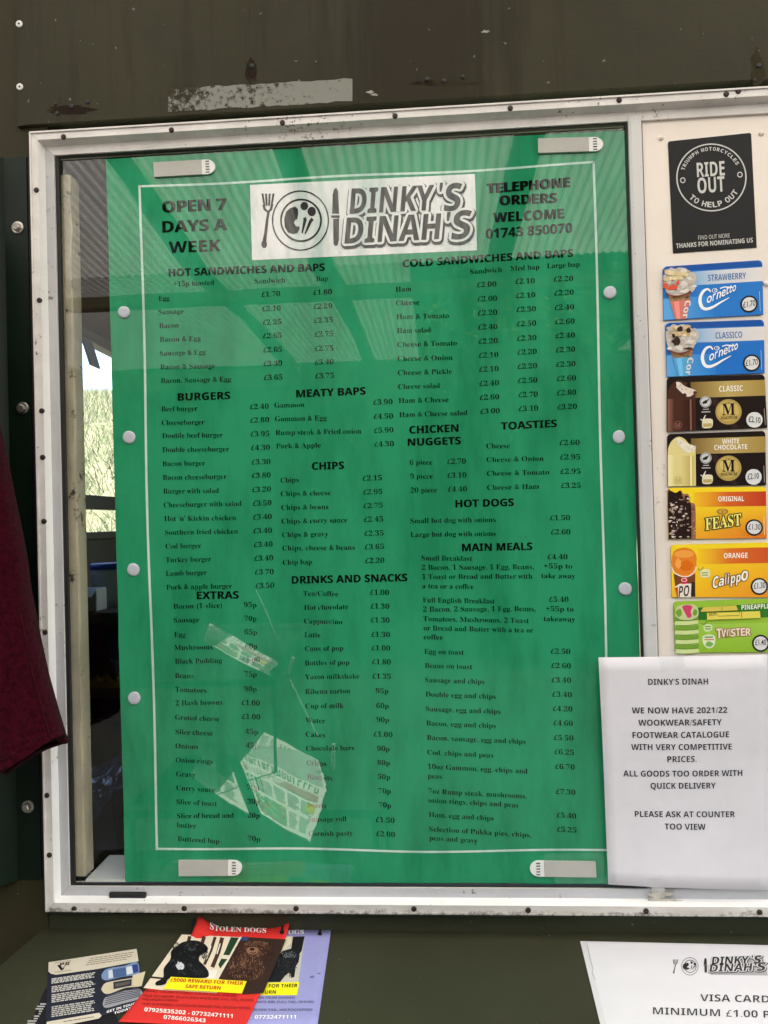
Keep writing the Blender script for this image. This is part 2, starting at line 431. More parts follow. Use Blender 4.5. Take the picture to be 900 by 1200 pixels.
class Art:
    """print on a sheet: flat shapes and lettering in the sheet's own two coordinates, one mesh with an ink colour attribute.
    f(a, b, h) gives the world point of sheet coordinate a, b raised by h above the sheet"""
    UP = (-0.022, -1.0)
    def __init__(s, f, up=None): s.f = f; s.v = []; s.fc = []; s.c = []; s.up = up or Art.UP
    def poly(s, pts, col, h, cols=None):
        n = len(s.v)
        s.v += [s.f(a, b, h) for a, b in pts]
        s.c += cols if cols else [col] * len(pts)
        s.fc.append(tuple(range(n, n + len(pts))))
    def rect(s, a0, b0, a1, b1, col, h):
        s.poly([(a0, b0), (a1, b0), (a1, b1), (a0, b1)], col, h)
    def grad(s, a0, b0, a1, b1, c0, c1, h, vertical=False):
        s.poly([(a0, b0), (a1, b0), (a1, b1), (a0, b1)], None, h, [c0, c0, c1, c1] if vertical else [c0, c1, c1, c0])
    def disc(s, a, b, ra, rb, col, h, n=36):
        s.poly([(a + ra * math.cos(2 * math.pi * k / n), b + rb * math.sin(2 * math.pi * k / n)) for k in range(n)], col, h)
    def ring(s, a, b, ra, rb, w, col, h, n=64):
        p = [(math.cos(2 * math.pi * k / n), math.sin(2 * math.pi * k / n)) for k in range(n)]
        wb = w * rb / ra
        for k in range(n):
            (c0, s0), (c1, s1) = p[k], p[(k + 1) % n]
            s.poly([(a + ra * c0, b + rb * s0), (a + ra * c1, b + rb * s1), (a + (ra - w) * c1, b + (rb - wb) * s1), (a + (ra - w) * c0, b + (rb - wb) * s0)], col, h)
    def stroke(s, pts, w, col, h, asp=1.0):
        """ribbon along pts; w a width or a list of widths in a-units; asp = b-units per a-unit"""
        n = len(pts)
        L = []; Rr = []
        for i, (a, b) in enumerate(pts):
            a0, b0 = pts[max(i - 1, 0)]; a1, b1 = pts[min(i + 1, n - 1)]
            dx, dy = a1 - a0, (b1 - b0) / asp
            l = math.hypot(dx, dy) or 1
            ww = (w[i] if isinstance(w, (list, tuple)) else w) / 2
            nx, ny = -dy / l * ww, dx / l * ww * asp
            L.append((a + nx, b + ny)); Rr.append((a - nx, b - ny))
        for i in range(n - 1):
            s.poly([L[i], L[i + 1], Rr[i + 1], Rr[i]], col, h)
    def blob(s, a, b, ra, rb, col, h, n=18, jit=0.12, seed=1):
        rn = random.Random(seed)
        s.poly([(a + ra * (1 + rn.uniform(-jit, jit)) * math.cos(2 * math.pi * k / n), b + rb * (1 + rn.uniform(-jit, jit)) * math.sin(2 * math.pi * k / n)) for k in range(n)], col, h)
    def text(s, t, p0, p1, size, col, h, font='sans', offset=0.0, shear=0.0, up=None, shift=(0, 0)):
        if not t.strip(): return
        vs_, fs_ = glyphs(t, font, offset, shear)
        x0 = min(v[0] for v in vs_); x1 = max(v[0] for v in vs_)
        ux, uy = up or s.up
        da, db = (p1[0] - p0[0]) / (x1 - x0), (p1[1] - p0[1]) / (x1 - x0)
        n = len(s.v)
        for x, y in vs_:
            s.v.append(s.f(p0[0] + shift[0] + (x - x0) * da + y * size * ux, p0[1] + shift[1] + (x - x0) * db + y * size * uy, h))
        s.c += [col] * len(vs_)
        s.fc += [tuple(i + n for i in f) for f in fs_]
    def arc_text(s, t, a, b, ra, rb, ang0, ang1, size, col, h, inside=False, font='sans'):
        """letters set one by one along an ellipse from ang0 to ang1 (degrees, 0 = right, 90 = up)"""
        wd = [0.35 if c == ' ' else (0.3 if c in 'I1' else 0.62) for c in t]
        tot = sum(wd); acc = 0
        asp = rb / ra
        for c, w in zip(t, wd):
            mid = ang0 + (ang1 - ang0) * (acc + w / 2) / tot
            acc += w
            if c == ' ': continue
            th = R(mid)
            ca, cb = a + ra * math.cos(th), b - rb * math.sin(th)
            tx, ty = (math.sin(th), math.cos(th)) if not inside else (-math.sin(th), -math.cos(th))
            nx, ny = (math.cos(th), -math.sin(th)) if not inside else (-math.cos(th), math.sin(th))
            hw = size * w * 0.46
            s.text(c, (ca - tx * hw, cb - ty * hw * asp), (ca + tx * hw, cb + ty * hw * asp), size, col, h, font, up=(nx, ny * asp))
    def sheet(s, quad, col, h, thick, n=2, m=2, edge=None, round_top=0.0, jag=0.0, seed=3):
        """the paper itself: a subdivided quad (corners TL, TR, BR, BL) with a real thickness"""
        rn = random.Random(seed)
        edge = edge or col
        def P(u, v):
            a = (1 - u) * (1 - v) * quad[0][0] + u * (1 - v) * quad[1][0] + u * v * quad[2][0] + (1 - u) * v * quad[3][0]
            b = (1 - u) * (1 - v) * quad[0][1] + u * (1 - v) * quad[1][1] + u * v * quad[2][1] + (1 - u) * v * quad[3][1]
            return a, b
        if round_top:
            rt, asp = round_top
            pts = []
            for k in range(7):
                th = R(180 - 15 * k); pts.append((rt + rt * math.cos(th), rt * asp - rt * asp * math.sin(th)))
            for k in range(7):
                th = R(90 - 15 * k); pts.append((1 - rt + rt * math.cos(th), rt * asp - rt * asp * math.sin(th)))
            pts += [(1, 1), (0, 1)]
            loop = [P(u, v) for u, v in pts]
            s.poly(loop, col, h)
            for i in range(len(loop)):
                j = (i + 1) % len(loop)
                q = len(s.v)
                s.v += [s.f(*loop[i], h), s.f(*loop[j], h), s.f(*loop[j], h - thick), s.f(*loop[i], h - thick)]
                s.c += [edge] * 4; s.fc.append((q, q + 1, q + 2, q + 3))
            return
        g = len(s.v)
        for hh in (h, h - thick):
            for j in range(m + 1):
                for i in range(n + 1):
                    a, b = P(i / n, j / m)
                    if jag and (i in (0, n) or j in (0, m)):
                        a += rn.uniform(-jag, jag); b += rn.uniform(-jag, jag)
                    s.v.append(s.f(a, b, hh)); s.c.append(col if hh == h else edge)
        k = (n + 1) * (m + 1)
        ix = lambda i, j: g + j * (n + 1) + i
        for j in range(m):
            for i in range(n):
                s.fc.append((ix(i, j), ix(i + 1, j), ix(i + 1, j + 1), ix(i, j + 1)))
                s.fc.append((k + ix(i, j), k + ix(i, j + 1), k + ix(i + 1, j + 1), k + ix(i + 1, j)))
        rim = [(i, 0) for i in range(n)] + [(n, j) for j in range(m)] + [(i, m) for i in range(n, 0, -1)] + [(0, j) for j in range(m, 0, -1)]
        for q in range(len(rim)):
            p0, p1 = rim[q], rim[(q + 1) % len(rim)]
            s.fc.append((ix(*p0), k + ix(*p0), k + ix(*p1), ix(*p1)))
    def build(s, name, m, parent=None, smooth=False):
        me = bpy.data.meshes.new(name)
        me.from_pydata([tuple(v) for v in s.v], [], s.fc)
        me.materials.append(m)
        at_ = me.color_attributes.new('ink', 'FLOAT_COLOR', 'POINT')
        at_.data.foreach_set('color', [x for c in s.c for x in (c[0], c[1], c[2], 1.0)])
        if smooth:
            me.polygons.foreach_set('use_smooth', [True] * len(me.polygons))
        me.update()
        return link(name, me, parent)

K = 1.12                                    # printed colours: photograph value to paper value
def pc(r, g, b, k=K): return rgb(r, g, b, k)
WHITE = (0.80, 0.80, 0.80, 1)
BLACK = (0.012, 0.012, 0.013, 1)

# ================================================================== SETTING
GZ = -1.06
g = MB()
g.add([(-300, -300, GZ), (300, -300, GZ), (300, 300, GZ), (-300, 300, GZ)], [(0, 1, 2, 3)])
ground = tag(g.build('ground', mat('gravel yard', (0.02, 0.02, 0.018), 0.9, 0.35, 30, spec=0.05, bump=0.6, bscale=120)), 'grey gravel yard around the kiosk', 'ground', kind='structure')

# sunlit bank seen through the end window of the kiosk
def hill(y): return GZ + 0.02 + 3.7 * (1 - math.exp(-max(0.0, y - 3.0) / 2.8))
b = MB()
bank = []
NX, NY = 40, 30
rb_ = random.Random(4)
for i in range(NX + 1):
    for j in range(NY + 1):
        y = 2.9 + j * 0.45
        bank.append((-16 + i * 0.6, y, hill(y) + (rb_.uniform(-0.07, 0.07) if j else 0)))
b.add(bank, [(i * (NY + 1) + j, i * (NY + 1) + j + 1, (i + 1) * (NY + 1) + j + 1, (i + 1) * (NY + 1) + j) for i in range(NX) for j in range(NY)])
tag(b.build('hillside', mat('dry grass bank', (0.11, 0.12, 0.075), 0.9, 0.5, 6, spec=0.1, bump=0.5)), 'sunlit grassy hillside behind the kiosk', 'hillside', kind='structure')
gr = MB()
for k in range(16000):
    y = rb_.uniform(4.0, 10.0); x = rb_.uniform(-1.2, -0.2) - (y + 1.0) * rb_.uniform(0.38, 0.56) + 0.9
    z = hill(y) - 0.03
    hgt = rb_.uniform(0.06, 0.22); w = rb_.uniform(0.003, 0.008)
    dx, dy = rb_.uniform(-0.14, 0.14), rb_.uniform(-0.12, 0.12)
    gr.cur = rb_.randrange(3)
    gr.add([(x - w, y, z), (x + w, y, z), (x + dx, y + dy, z + hgt)], [(0, 1, 2)])
tag(gr.build('grass', [mat('green grass blades', (0.06, 0.085, 0.035), 0.8), mat('dry grass blades', (0.19, 0.18, 0.13), 0.8), mat('pale grass blades', (0.12, 0.14, 0.085), 0.8)]),
    'long wild grass on the hillside', 'grass', kind='stuff')

# hedgerow behind the photographer, met only in the reflection on the glass
def leaf_mat(name, col, tr):
    m = bpy.data.materials.new(name)
    m.use_nodes = True
    t = m.node_tree
    t.nodes.clear()
    out = t.nodes.new('ShaderNodeOutputMaterial'); mix = t.nodes.new('ShaderNodeMixShader'); mix.inputs[0].default_value = 0.45
    df = t.nodes.new('ShaderNodeBsdfDiffuse'); tl = t.nodes.new('ShaderNodeBsdfTranslucent')
    df.inputs[0].default_value = (*col, 1); tl.inputs[0].default_value = (*tr, 1)
    t.links.new(df.outputs[0], mix.inputs[1]); t.links.new(tl.outputs[0], mix.inputs[2]); t.links.new(mix.outputs[0], out.inputs[0])
    return m
hd = MB()
core = MB()
rh = random.Random(14)
for k in range(34):
    bx, by = -11 + k * 0.75 + rh.uniform(-0.2, 0.2), -10.2 + rh.uniform(-0.5, 0.5)
    hgt = rh.uniform(4.0, 5.0)
    rw = rh.uniform(0.8, 1.15)
    hd.cur = 0
    n = 10
    hd.loft([[Vector((bx + rw * f * math.cos(2 * math.pi * i / n) * rh.uniform(0.8, 1.1), by - 0.4 + 0.6 * f * math.sin(2 * math.pi * i / n), GZ + hgt * hh)) for i in range(n)] for hh, f in ((0, 0.8), (0.3, 0.9), (0.6, 0.85), (0.82, 0.55), (0.9, 0.2))])
    for q in range(1500):
        th = rh.uniform(0, 2 * math.pi); zz = rh.random() ** 0.8
        rr = rw * (1.05 - 0.55 * zz ** 3) * rh.uniform(0.75, 1.15)
        p = Vector((bx + rr * math.cos(th), by + rr * 0.75 * math.sin(th), GZ + hgt * zz))
        d1 = Vector((rh.uniform(-1, 1), rh.uniform(-1, 1), rh.uniform(-1, 1))).normalized() * rh.uniform(0.025, 0.06)
        d2 = d1.orthogonal().normalized() * rh.uniform(0.02, 0.045)
        hd.cur = 1 if rh.random() < 0.75 else 2  # the lighter leaves put sunlit specks into the colour
        hd.add([p - d1, p + d2, p + d1, p - d2], [(0, 1, 2, 3)])
for k in range(38):                          # taller crowns added further back to block bright sky from the reflection
    bx, by, hgt, rw = -14 + k * 0.82 + rh.uniform(-0.3, 0.3), -13.5 + rh.uniform(-0.8, 0.8), rh.uniform(7.0, 8.4), rh.uniform(1.3, 1.8)
    hd.cur = 0
    n = 10
    hd.loft([[Vector((bx + rw * f * math.cos(2 * math.pi * i / n) * rh.uniform(0.8, 1.1), by + 0.7 * f * math.sin(2 * math.pi * i / n), GZ + hgt * hh)) for i in range(n)] for hh, f in ((0, 0.7), (0.35, 0.9), (0.65, 0.8), (0.85, 0.5), (0.93, 0.2))])
    for q in range(500):
        th = rh.uniform(0, 2 * math.pi); zz = 0.3 + 0.7 * rh.random()
        rr = rw * (1.05 - 0.55 * zz ** 3) * rh.uniform(0.75, 1.2)
        p = Vector((bx + rr * math.cos(th), by + rr * 0.75 * math.sin(th), GZ + hgt * zz))
        d1 = Vector((rh.uniform(-1, 1), rh.uniform(-1, 1), rh.uniform(-1, 1))).normalized() * rh.uniform(0.06, 0.12)
        d2 = d1.orthogonal().normalized() * rh.uniform(0.05, 0.09)
        hd.cur = 1 if rh.random() < 0.6 else 2
        hd.add([p - d1, p + d2, p + d1, p - d2], [(0, 1, 2, 3)])
tag(hd.build('hedgerow', [mat('hedge interior', (0.03, 0.05, 0.02), 0.9, spec=0.0), leaf_mat('hedge leaves', (0.03, 0.06, 0.015), (0.06, 0.10, 0.015)), leaf_mat('sunlit hedge leaves', (0.07, 0.10, 0.03), (0.16, 0.20, 0.03))]), 'leafy green hedgerow mirrored in the window', 'hedge', kind='stuff')

# ================================================================== KIOSK
kiosk = empty('kiosk', (0.5, 0.9, GZ), 'olive green painted kiosk with a white framed serving window and counter', 'kiosk')
H_ = 0.93 * S
XE = -0.66                                  # end wall
XR = 1.75                                   # other end
YB = 2.25                                   # back wall
ZT = 1.62
FR = 1.16 * S                               # right inner edge of the frame
O0, O1, O2 = 0.0327 * S, 0.0212 * S, 0.0118 * S
zc = atz(52, 1087, 0).z
zc = at(52, 1087).z                          # counter level
def wallbox(x0, x1, z0, z1, Yf, m, name, Yb=0.05):
    w = MB(); w.box((x0, Yf, z0), (x1, Yb, z1)); return w.build(name, m, kiosk)
# upper panel: a big sheet whose left edge ends in a chamfered corner
xs = at(18, 60, -0.011).x
ztop = H_ + O0 + 0.004
up = MB()
pz = at(20, 148, -0.011).z
px_ = at(34, 163, -0.011)
la = [(xs, -0.011, ZT), (xs, -0.011, pz), (px_.x, -0.011, ztop), (XR, -0.011, ztop), (XR, -0.011, ZT)]
up.hull(la, [(x, 0.04, z) for x, y, z in la])
upper = up.build('upper_panel', M_OLIVE, kiosk)
zg0 = at(20, 184, -0.006).z
zg1 = at(30, 1031, -0.006).z
wallbox(XE, xs + 0.04, zg0, ZT, -0.0045, M_OLIVE3, 'corner_panel', 0.036)
xl = at(55.5, 1080, -0.004).x
wallbox(XE, xl, GZ, zg1, -0.004, M_OLIVE3, 'corner_panel', 0.05)
wallbox(xl, XR, GZ, -O0 - 0.001, -0.0015, M_OLIVE2, 'lower_panel', 0.05)
wallbox(FR + O0 + 0.002, XR, -O0 - 0.001, ztop, -0.003, M_OLIVE, 'wall_panel', 0.05)
# shell
w = MB()
w.box((XE - 0.05, 0.05, GZ), (XE, 0.95, ZT)); w.box((XE - 0.05, 1.95, GZ), (XE, YB, ZT))
wz0, wz1 = atx(110, 632, XE).z, atx(112, 402, XE).z
w.box((XE - 0.05, 0.95, GZ), (XE, 1.95, wz0)); w.box((XE - 0.05, 0.95, wz1 + 0.03), (XE, 1.95, ZT))
w.build('end_wall', M_DARKIN, kiosk)
w = MB(); w.box((XE - 0.05, YB, GZ), (0.0, YB + 0.05, ZT)); w.box((0.0, YB, GZ), (XR, YB + 0.05, -0.3)); w.box((0.0, YB, 1.3), (XR, YB + 0.05, ZT))  # wide opening added, out of view, to let daylight into the kiosk
w.build('back_wall', M_DARKIN, kiosk)
w = MB(); w.box((XR, -0.01, GZ), (XR + 0.05, YB + 0.05, ZT)); w.build('end_wall', M_DARKIN, kiosk)
w = MB(); w.box((XE - 0.15, -0.05, ZT), (XR + 0.15, YB + 0.15, ZT + 0.06)); w.build('roof', mat('grey roofing felt', (0.08, 0.08, 0.08), 0.9), kiosk)
w = MB(); w.box((XE, 0.05, GZ), (XR, YB, GZ + 0.05)); w.build('floor', M_DARKIN, kiosk)
# end window
zb0, zb1 = atx(110, 597, XE).z, atx(110, 581, XE).z
endwin = bpy.data.objects.new('end_window', None); COL.objects.link(endwin); endwin.parent = kiosk; endwin.matrix_parent_inverse = kiosk.matrix_world.inverted()
M_EW = mat('dark window timber', (0.09, 0.075, 0.06), 0.5)
for a_, b_ in (((XE - 0.03, 0.95, zb0), (XE + 0.02, 1.95, zb1)), ((XE - 0.03, 0.95, wz0), (XE + 0.015, 1.95, wz0 + 0.025)), ((XE - 0.03, 0.95, wz1 - 0.01), (XE + 0.015, 1.95, wz1 + 0.03)),
               ((XE - 0.03, 0.95, wz0 + 0.0255), (XE + 0.015, 0.975, zb0 - 0.0005)), ((XE - 0.03, 1.925, wz0 + 0.0255), (XE + 0.015, 1.95, zb0 - 0.0005))):
    ew = MB(); ew.box(a_, b_, 0.003); ew.build('window_bar', M_EW, endwin)
st_ = MB()
p0, p1 = atx(100, 398, XE + 0.03), atx(110, 430, XE + 0.03)
dv = Vector((0, 0.035, 0))
st_.hull([p0 - dv, p0 + dv, p1 + dv, p1 - dv], [p + Vector((0.008, 0, 0)) for p in (p0 - dv, p0 + dv, p1 + dv, p1 - dv)])
st_.build('window_stay', mat('blue strap', (0.06, 0.13, 0.30), 0.5), endwin)

# dark green ribbed steel sheet beside the window
xf = at(12.5, 600, -0.006).x
xr2 = -O0 - 0.0015
prof = [(xr2, -0.006), (xf, -0.006), (xf - 0.018, -0.030), (xf - 0.07, -0.030), (xf - 0.088, -0.006), (xf - 0.20, -0.006), (xf - 0.218, -0.030), (xf - 0.27, -0.030), (xf - 0.288, -0.006), (xf - 0.42, -0.006), (xf - 0.438, -0.03), (xf - 0.49, -0.03), (xf - 0.508, -0.006), (XE, -0.006)]
sh = MB()
fro = [Vector((x, y, 0)) for x, y in prof]
sh.loft([[p + Vector((0, 0, zg1)) for p in fro] + [p + Vector((0, 0.002, zg1)) for p in reversed(fro)],
         [p + Vector((0, 0, zg0)) for p in fro] + [p + Vector((0, 0.002, zg0)) for p in reversed(fro)]])
sheet = sh.build('steel_sheet', M_DKGREEN, kiosk)
bk = MB(); bk.box((XE, -0.0035, zg1), (xr2 + 0.01, 0.05, zg0)); bk.build('wall_panel', M_BLACK, kiosk)
def bolt(px, py):
    p = at(px, py, -0.006)
    t = MB()
    t.lathe(p, (0, -1, 0), [(0, 0.0085), (0.0016, 0.0085), (0.002, 0.0075)], 20)
    hx = []
    tilt = Vector((random.uniform(-0.15, 0.15), -1, random.uniform(-0.15, 0.15))).normalized()
    t.lathe(p + Vector((0, -0.002, 0)), tilt, [(0, 0.0056), (0.0045, 0.0056), (0.0055, 0.0046)], 6)
    return t.build('bolt', M_STEEL, sheet)
for q in ((21, 267), (27, 478.5), (35, 732.5), (33, 945)):
    bolt(*q)

# serving window frame: four mitred members, a mullion, screws and rubber
frame_parts = []
X0, X1, Z0, Z1 = 0.0, FR, 0.0, H_
def rect_at(o, Y):
    k = (Y - CAM.y) / -CAM.y                # the sizes were measured on the plane y = 0; a nearer face is that much smaller
    x0, x1, z0, z1 = CAM.x + (X0 - o - CAM.x) * k, CAM.x + (X1 + o - CAM.x) * k, CAM.z + (Z0 - o - CAM.z) * k, CAM.z + (Z1 + o - CAM.z) * k
    return [Vector((x0, Y, z0)), Vector((x1, Y, z0)), Vector((x1, Y, z1)), Vector((x0, Y, z1))]
YF, YI = -0.0205, -0.0075
LIP = 0.0022
loops = [rect_at(O0, 0.0), rect_at(O0, YF - 0.002), rect_at(O0 - LIP, YF - 0.002), rect_at(O0 - LIP * 1.3, YF), rect_at(O1, YF), rect_at(O2, YI), rect_at(0.0004, YI), rect_at(0.0, YI + 0.0006)]
loops.append([Vector((p.x, 0.008, p.z)) for p in loops[-1]])
fm = MB()
root_frame = None
names = ['bottom', 'right', 'top', 'left']
fe = bpy.data.objects.new('window_frame', None); COL.objects.link(fe); fe.parent = kiosk; fe.matrix_parent_inverse = kiosk.matrix_world.inverted()
for side, mm in ((0, M_ALUDIRT), (1, M_ALU), (2, M_ALU), (3, M_ALU)):
    m_ = MB()
    a, c = side, (side + 1) % 4
    d = (loops[0][c] - loops[0][a]).normalized() * 0.00018
    vs_, fs_ = [], []
    for l in loops:
        vs_ += [l[a] + d, l[c] - d]
    for k in range(len(loops) - 1):
        fs_.append((2 * k, 2 * k + 1, 2 * k + 3, 2 * k + 2))
    m_.add(vs_, fs_)
    m_.mi = [0] * len(fs_)
    if side == 0:
        m_.mi[5] = 1; m_.mi[4] = 2
    if side == 3:
        m_.mi[5] = 1; m_.mi[4] = 2
    m_.build('frame_rail', [mm, M_ALUGREY, M_BEVEL], fe)
def screw(px, py, r=0.0036, Y=YF):
    p = at(px, py, Y)
    t = MB()
    t.lathe(p + Vector((0, 0.001, 0)), (0, -1, 0), [(0, r), (0.0018, r), (0.0028, r * 0.7), (0.003, 0.0005)], 12)
    return t.build('screw', M_SCREW, fe)
for q in ((74.5, 160.5), (201, 152.5), (331, 144), (463, 136), (598, 127), (725.5, 117.5), (851, 110.5), (865, 107), (42.7, 223), (46.2, 352), (49, 481.5), (50, 536), (51.5, 611), (53, 741), (55, 932), (58, 1002), (87, 1065), (216, 1064.5), (347, 1064.5), (485, 1065), (619, 1066.5), (757, 1067.5), (890, 1069)):
    screw(*q)
# mullion
xm0, xm1 = at(736.5, 300).x - 0.0015, at(754.5, 300).x
xm0, xm1 = at(736.2, 141, -0.009).x, at(751.6, 141, -0.009).x
m_ = MB()
m_.hull([(xm0, 0.006, Z0), (xm0, -0.009, Z0), (xm0 + 0.003, -0.0105, Z0), (xm1 - 0.002, -0.0105, Z0), (xm1, -0.009, Z0), (xm1, 0.006, Z0)],
        [(xm0, 0.006, Z1), (xm0, -0.009, Z1), (xm0 + 0.003, -0.0105, Z1), (xm1 - 0.002, -0.0105, Z1), (xm1, -0.009, Z1), (xm1, 0.006, Z1)])
m_.build('mullion', mat('mullion paint', (0.60, 0.59, 0.59), 0.4, 0.12, 3, speck=(0.12, 0.10, 0.08, 1), speck_amt=0.70, speck_scale=90), fe)
# rubber gasket round the pane
gk = MB()
GW = 0.0052
gk.box((X0, -0.0045, Z0), (X0 + 0.0085, 0.001, Z1)); gk.box((X0 + 0.0085, -0.0045, Z1 - GW), (xm0, 0.001, Z1 - 0.0003))
gk.box((X0 + 0.0085, -0.0045, Z0 + 0.0003), (xm0, 0.001, Z0 + GW)); gk.box((xm0 - 0.0028, -0.0045, Z0 + GW), (xm0 - 0.0002, 0.001, Z1 - GW))
gk.build('gasket', M_BLACK, fe)
gk = MB(); gk.box((xm1 + 0.0002, -0.0045, Z0 + 0.0003), (xm1 + 0.0022, 0.001, Z1 - 0.0003)); gk.build('gasket', mat('grime', (0.05, 0.042, 0.03), 0.8), fe)
ds = MB()
pa, pb = at(128.5, 1044.5, YI), at(172, 1053, YI)
ds.box((pa.x, YI - 0.004, pb.z), (pb.x, YI + 0.001, pa.z), 0.0018)
ds.build('drain_cover', M_BLACK, fe)
# blob of old sealant on the bottom rail
sl = MB()
rs = random.Random(5)
for (cx_, cy_, n_) in ((768, 1056, 4), (786, 1057.5, 5), (776, 1048, 5)):
    for q in range(n_):
        p = at(cx_ + rs.uniform(-9, 9), cy_ + rs.uniform(-2.5, 2.5), YI - 0.003)
        bm = bmesh.new(); bmesh.ops.create_icosphere(bm, subdivisions=2, radius=1, matrix=Matrix.Translation(p) @ Matrix.Diagonal((rs.uniform(0.006, 0.012), 0.0012, rs.uniform(0.002, 0.0035), 1))); sl.from_bm(bm)
sl.build('sealant', mat('old sealant', (0.44, 0.41, 0.36), 0.5, 0.35, 130), fe, True)
# glass, and the cream board beside it
w = MB(); w.box((X0, 0.0015, Z0), (xm0 + 0.002, 0.0019, Z1))
w2 = MB(); w2.add([(X0, 0.0016, Z0), (xm0 + 0.002, 0.0016, Z0), (xm0 + 0.002, 0.0016, Z1), (X0, 0.0016, Z1)], [(0, 1, 2, 3)])
w2.build('window_pane', M_GLASS, fe)
w = MB(); w.box((xm1 + 0.001, -0.0035, Z0), (X1, 0.006, Z1 - 0.0006)); board = w.build('window_board', M_CREAM, kiosk)
for q in ((774.5, 162), (892, 156.5), (897.3, 332.5)):
    t = MB(); t.lathe(at(*q, -0.0035), (0, -1, 0), [(0, 0.0036), (0.0014, 0.0034), (0.0028, 0.0022), (0.0033, 0.0004)], 14); t.build('rivet', M_CREAM, board, True)
# rivets, screw holes and the strip of bare primer on the upper panel
for q in ((22.6, 28.3), (23.3, 102)):
    p = at(*q, -0.011)
    t = MB(); t.lathe(p, (0, -1, 0), [(0, 0.0048), (0.001, 0.0046), (0.0016, 0.0036), (0.0016, 0.0018), (0.0009, 0.0014)], 18); rv = t.build('rivet', M_RIVET, upper)
    t = MB(); t.lathe(p + Vector((0, -0.0007, 0)), (0, -1, 0), [(0, 0.0013), (0.0009, 0.0012)], 10); t.build('rivet_core', M_SCREW, rv)
for px1, py1, r_ in ((65, 122, 0.0026), (67, 133, 0.003), (84, 125, 0.0035), (103, 120, 0.0028), (295.5, 77.5, 0.0034), (500.5, 93, 0.0034), (520.5, 95, 0.0033), (542, 90, 0.003), (889, 77, 0.0034), (884, 94, 0.0026)):
    t = MB(); t.lathe(at(px1, py1, -0.011), (0, -1, 0), [(0, r_), (0.0012, r_ * 0.9), (0.0018, r_ * 0.5)], 10); t.build('screw_hole', M_BLACK, upper)
def flake_mat(name, a, c, thr, scale):
    m, t, bs = nodes_of(name)
    n = tex_noise(t, scale, 8, 0.75, seed=2.7); n2 = tex_noise(t, 9, 3, 0.5, seed=4.1)
    mu = t.nodes.new('ShaderNodeMath'); mu.operation = 'MULTIPLY_ADD'
    t.links.new(n2.outputs[0], mu.inputs[0]); mu.inputs[1].default_value = 0.7; t.links.new(n.outputs[0], mu.inputs[2])
    f = ramp(t, mu.outputs[0], [(thr, (0, 0, 0)), (thr + 0.1, (1, 1, 1))])
    t.links.new(mixc(t, f.outputs[0], a, c), bs.inputs['Base Color'])
    setp(bs, Roughness=0.75, Specular_IOR_Level=0.08)
    return m
def fW(Y):                                   # photo coordinates on an upright sheet lying at depth Y
    return lambda a, b_, h: at(a, b_, Y) + Vector((0, -h, 0))
pt = Art(fW(-0.011))
rs = random.Random(3)
top_ = [(197 + 216 * k / 22, 104.5 - 12.5 * k / 22 + rs.uniform(-1, 1)) for k in range(23)]
bot_ = [(413 - 216 * k / 22, 118.5 + 12.8 * k / 22 + rs.uniform(-1, 1)) for k in range(23)]
pt.poly(top_ + bot_, (0.2, 0.2, 0.2, 1), 0.0004)
po = pt.build('bare_strip', flake_mat('flaking grey primer', (0.040, 0.036, 0.022, 1), (0.24, 0.24, 0.215, 1), 0.785, 130), upper)
for q, (a, b_) in enumerate(((434, 108), (439, 111), (569, 37))):
    ch = Art(fW(-0.011)); ch.blob(a, b_, 4, 1.6, WHITE, 0.0003, jit=0.5, seed=q); ch.build('paint_chip', mat('pale chip', (0.32, 0.31, 0.28), 0.7), upper)
for q, (a, b_, ra, rb2) in enumerate(((295, 84, 7, 15), (888, 82, 8, 22), (84, 129, 26, 5), (520, 97, 40, 3))):
    rst = Art(fW(-0.011)); rst.blob(a, b_, ra, rb2, WHITE, 0.00022, n=26, jit=0.3, seed=q + 4); rst.build('rust_stain', flake_mat('rust stain %d' % q, (0.033, 0.028, 0.016, 1), (0.018, 0.012, 0.008, 1), 0.80, 60), upper)

# inner jamb and sill behind the glass
j = MB()
jx0 = 0.003
jl = at(91.5, 640, 0.012).x
ja = [(jx0, 0.012), (jl - 0.002, 0.012), (jl, 0.014), (jl + 0.001, 0.036), (jx0, 0.036)]
rj = random.Random(9)
lps = []
for k in range(26):
    z = 0.008 + (H_ - 0.03) * k / 25
    lps.append([Vector((x + (rj.uniform(-0.0012, 0.0012) if i in (1, 2) else 0), y, z)) for i, (x, y) in enumerate(ja)])
j.loft(lps)
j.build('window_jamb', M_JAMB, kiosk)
w = MB(); w.box((jl + 0.002, 0.006, -0.01), (xm0, 0.085, 0.0065), 0.002); w.build('inner_sill', M_SILL, kiosk)

# counter shelf
A = Vector((atz(52, 1087, zc).x, -0.002, zc)); B_ = atz(0, 1132, zc)
dirc = (B_ - A).normalized()
fl = A + dirc * (0.245 / abs(dirc.y))
c = MB()
top = [A, fl, Vector((XR, fl.y, zc)), Vector((XR, -0.002, zc))]
c.hull([p + Vector((0, 0, -0.03)) for p in top], top)
counter = c.build('counter', M_OLIVE2, kiosk)

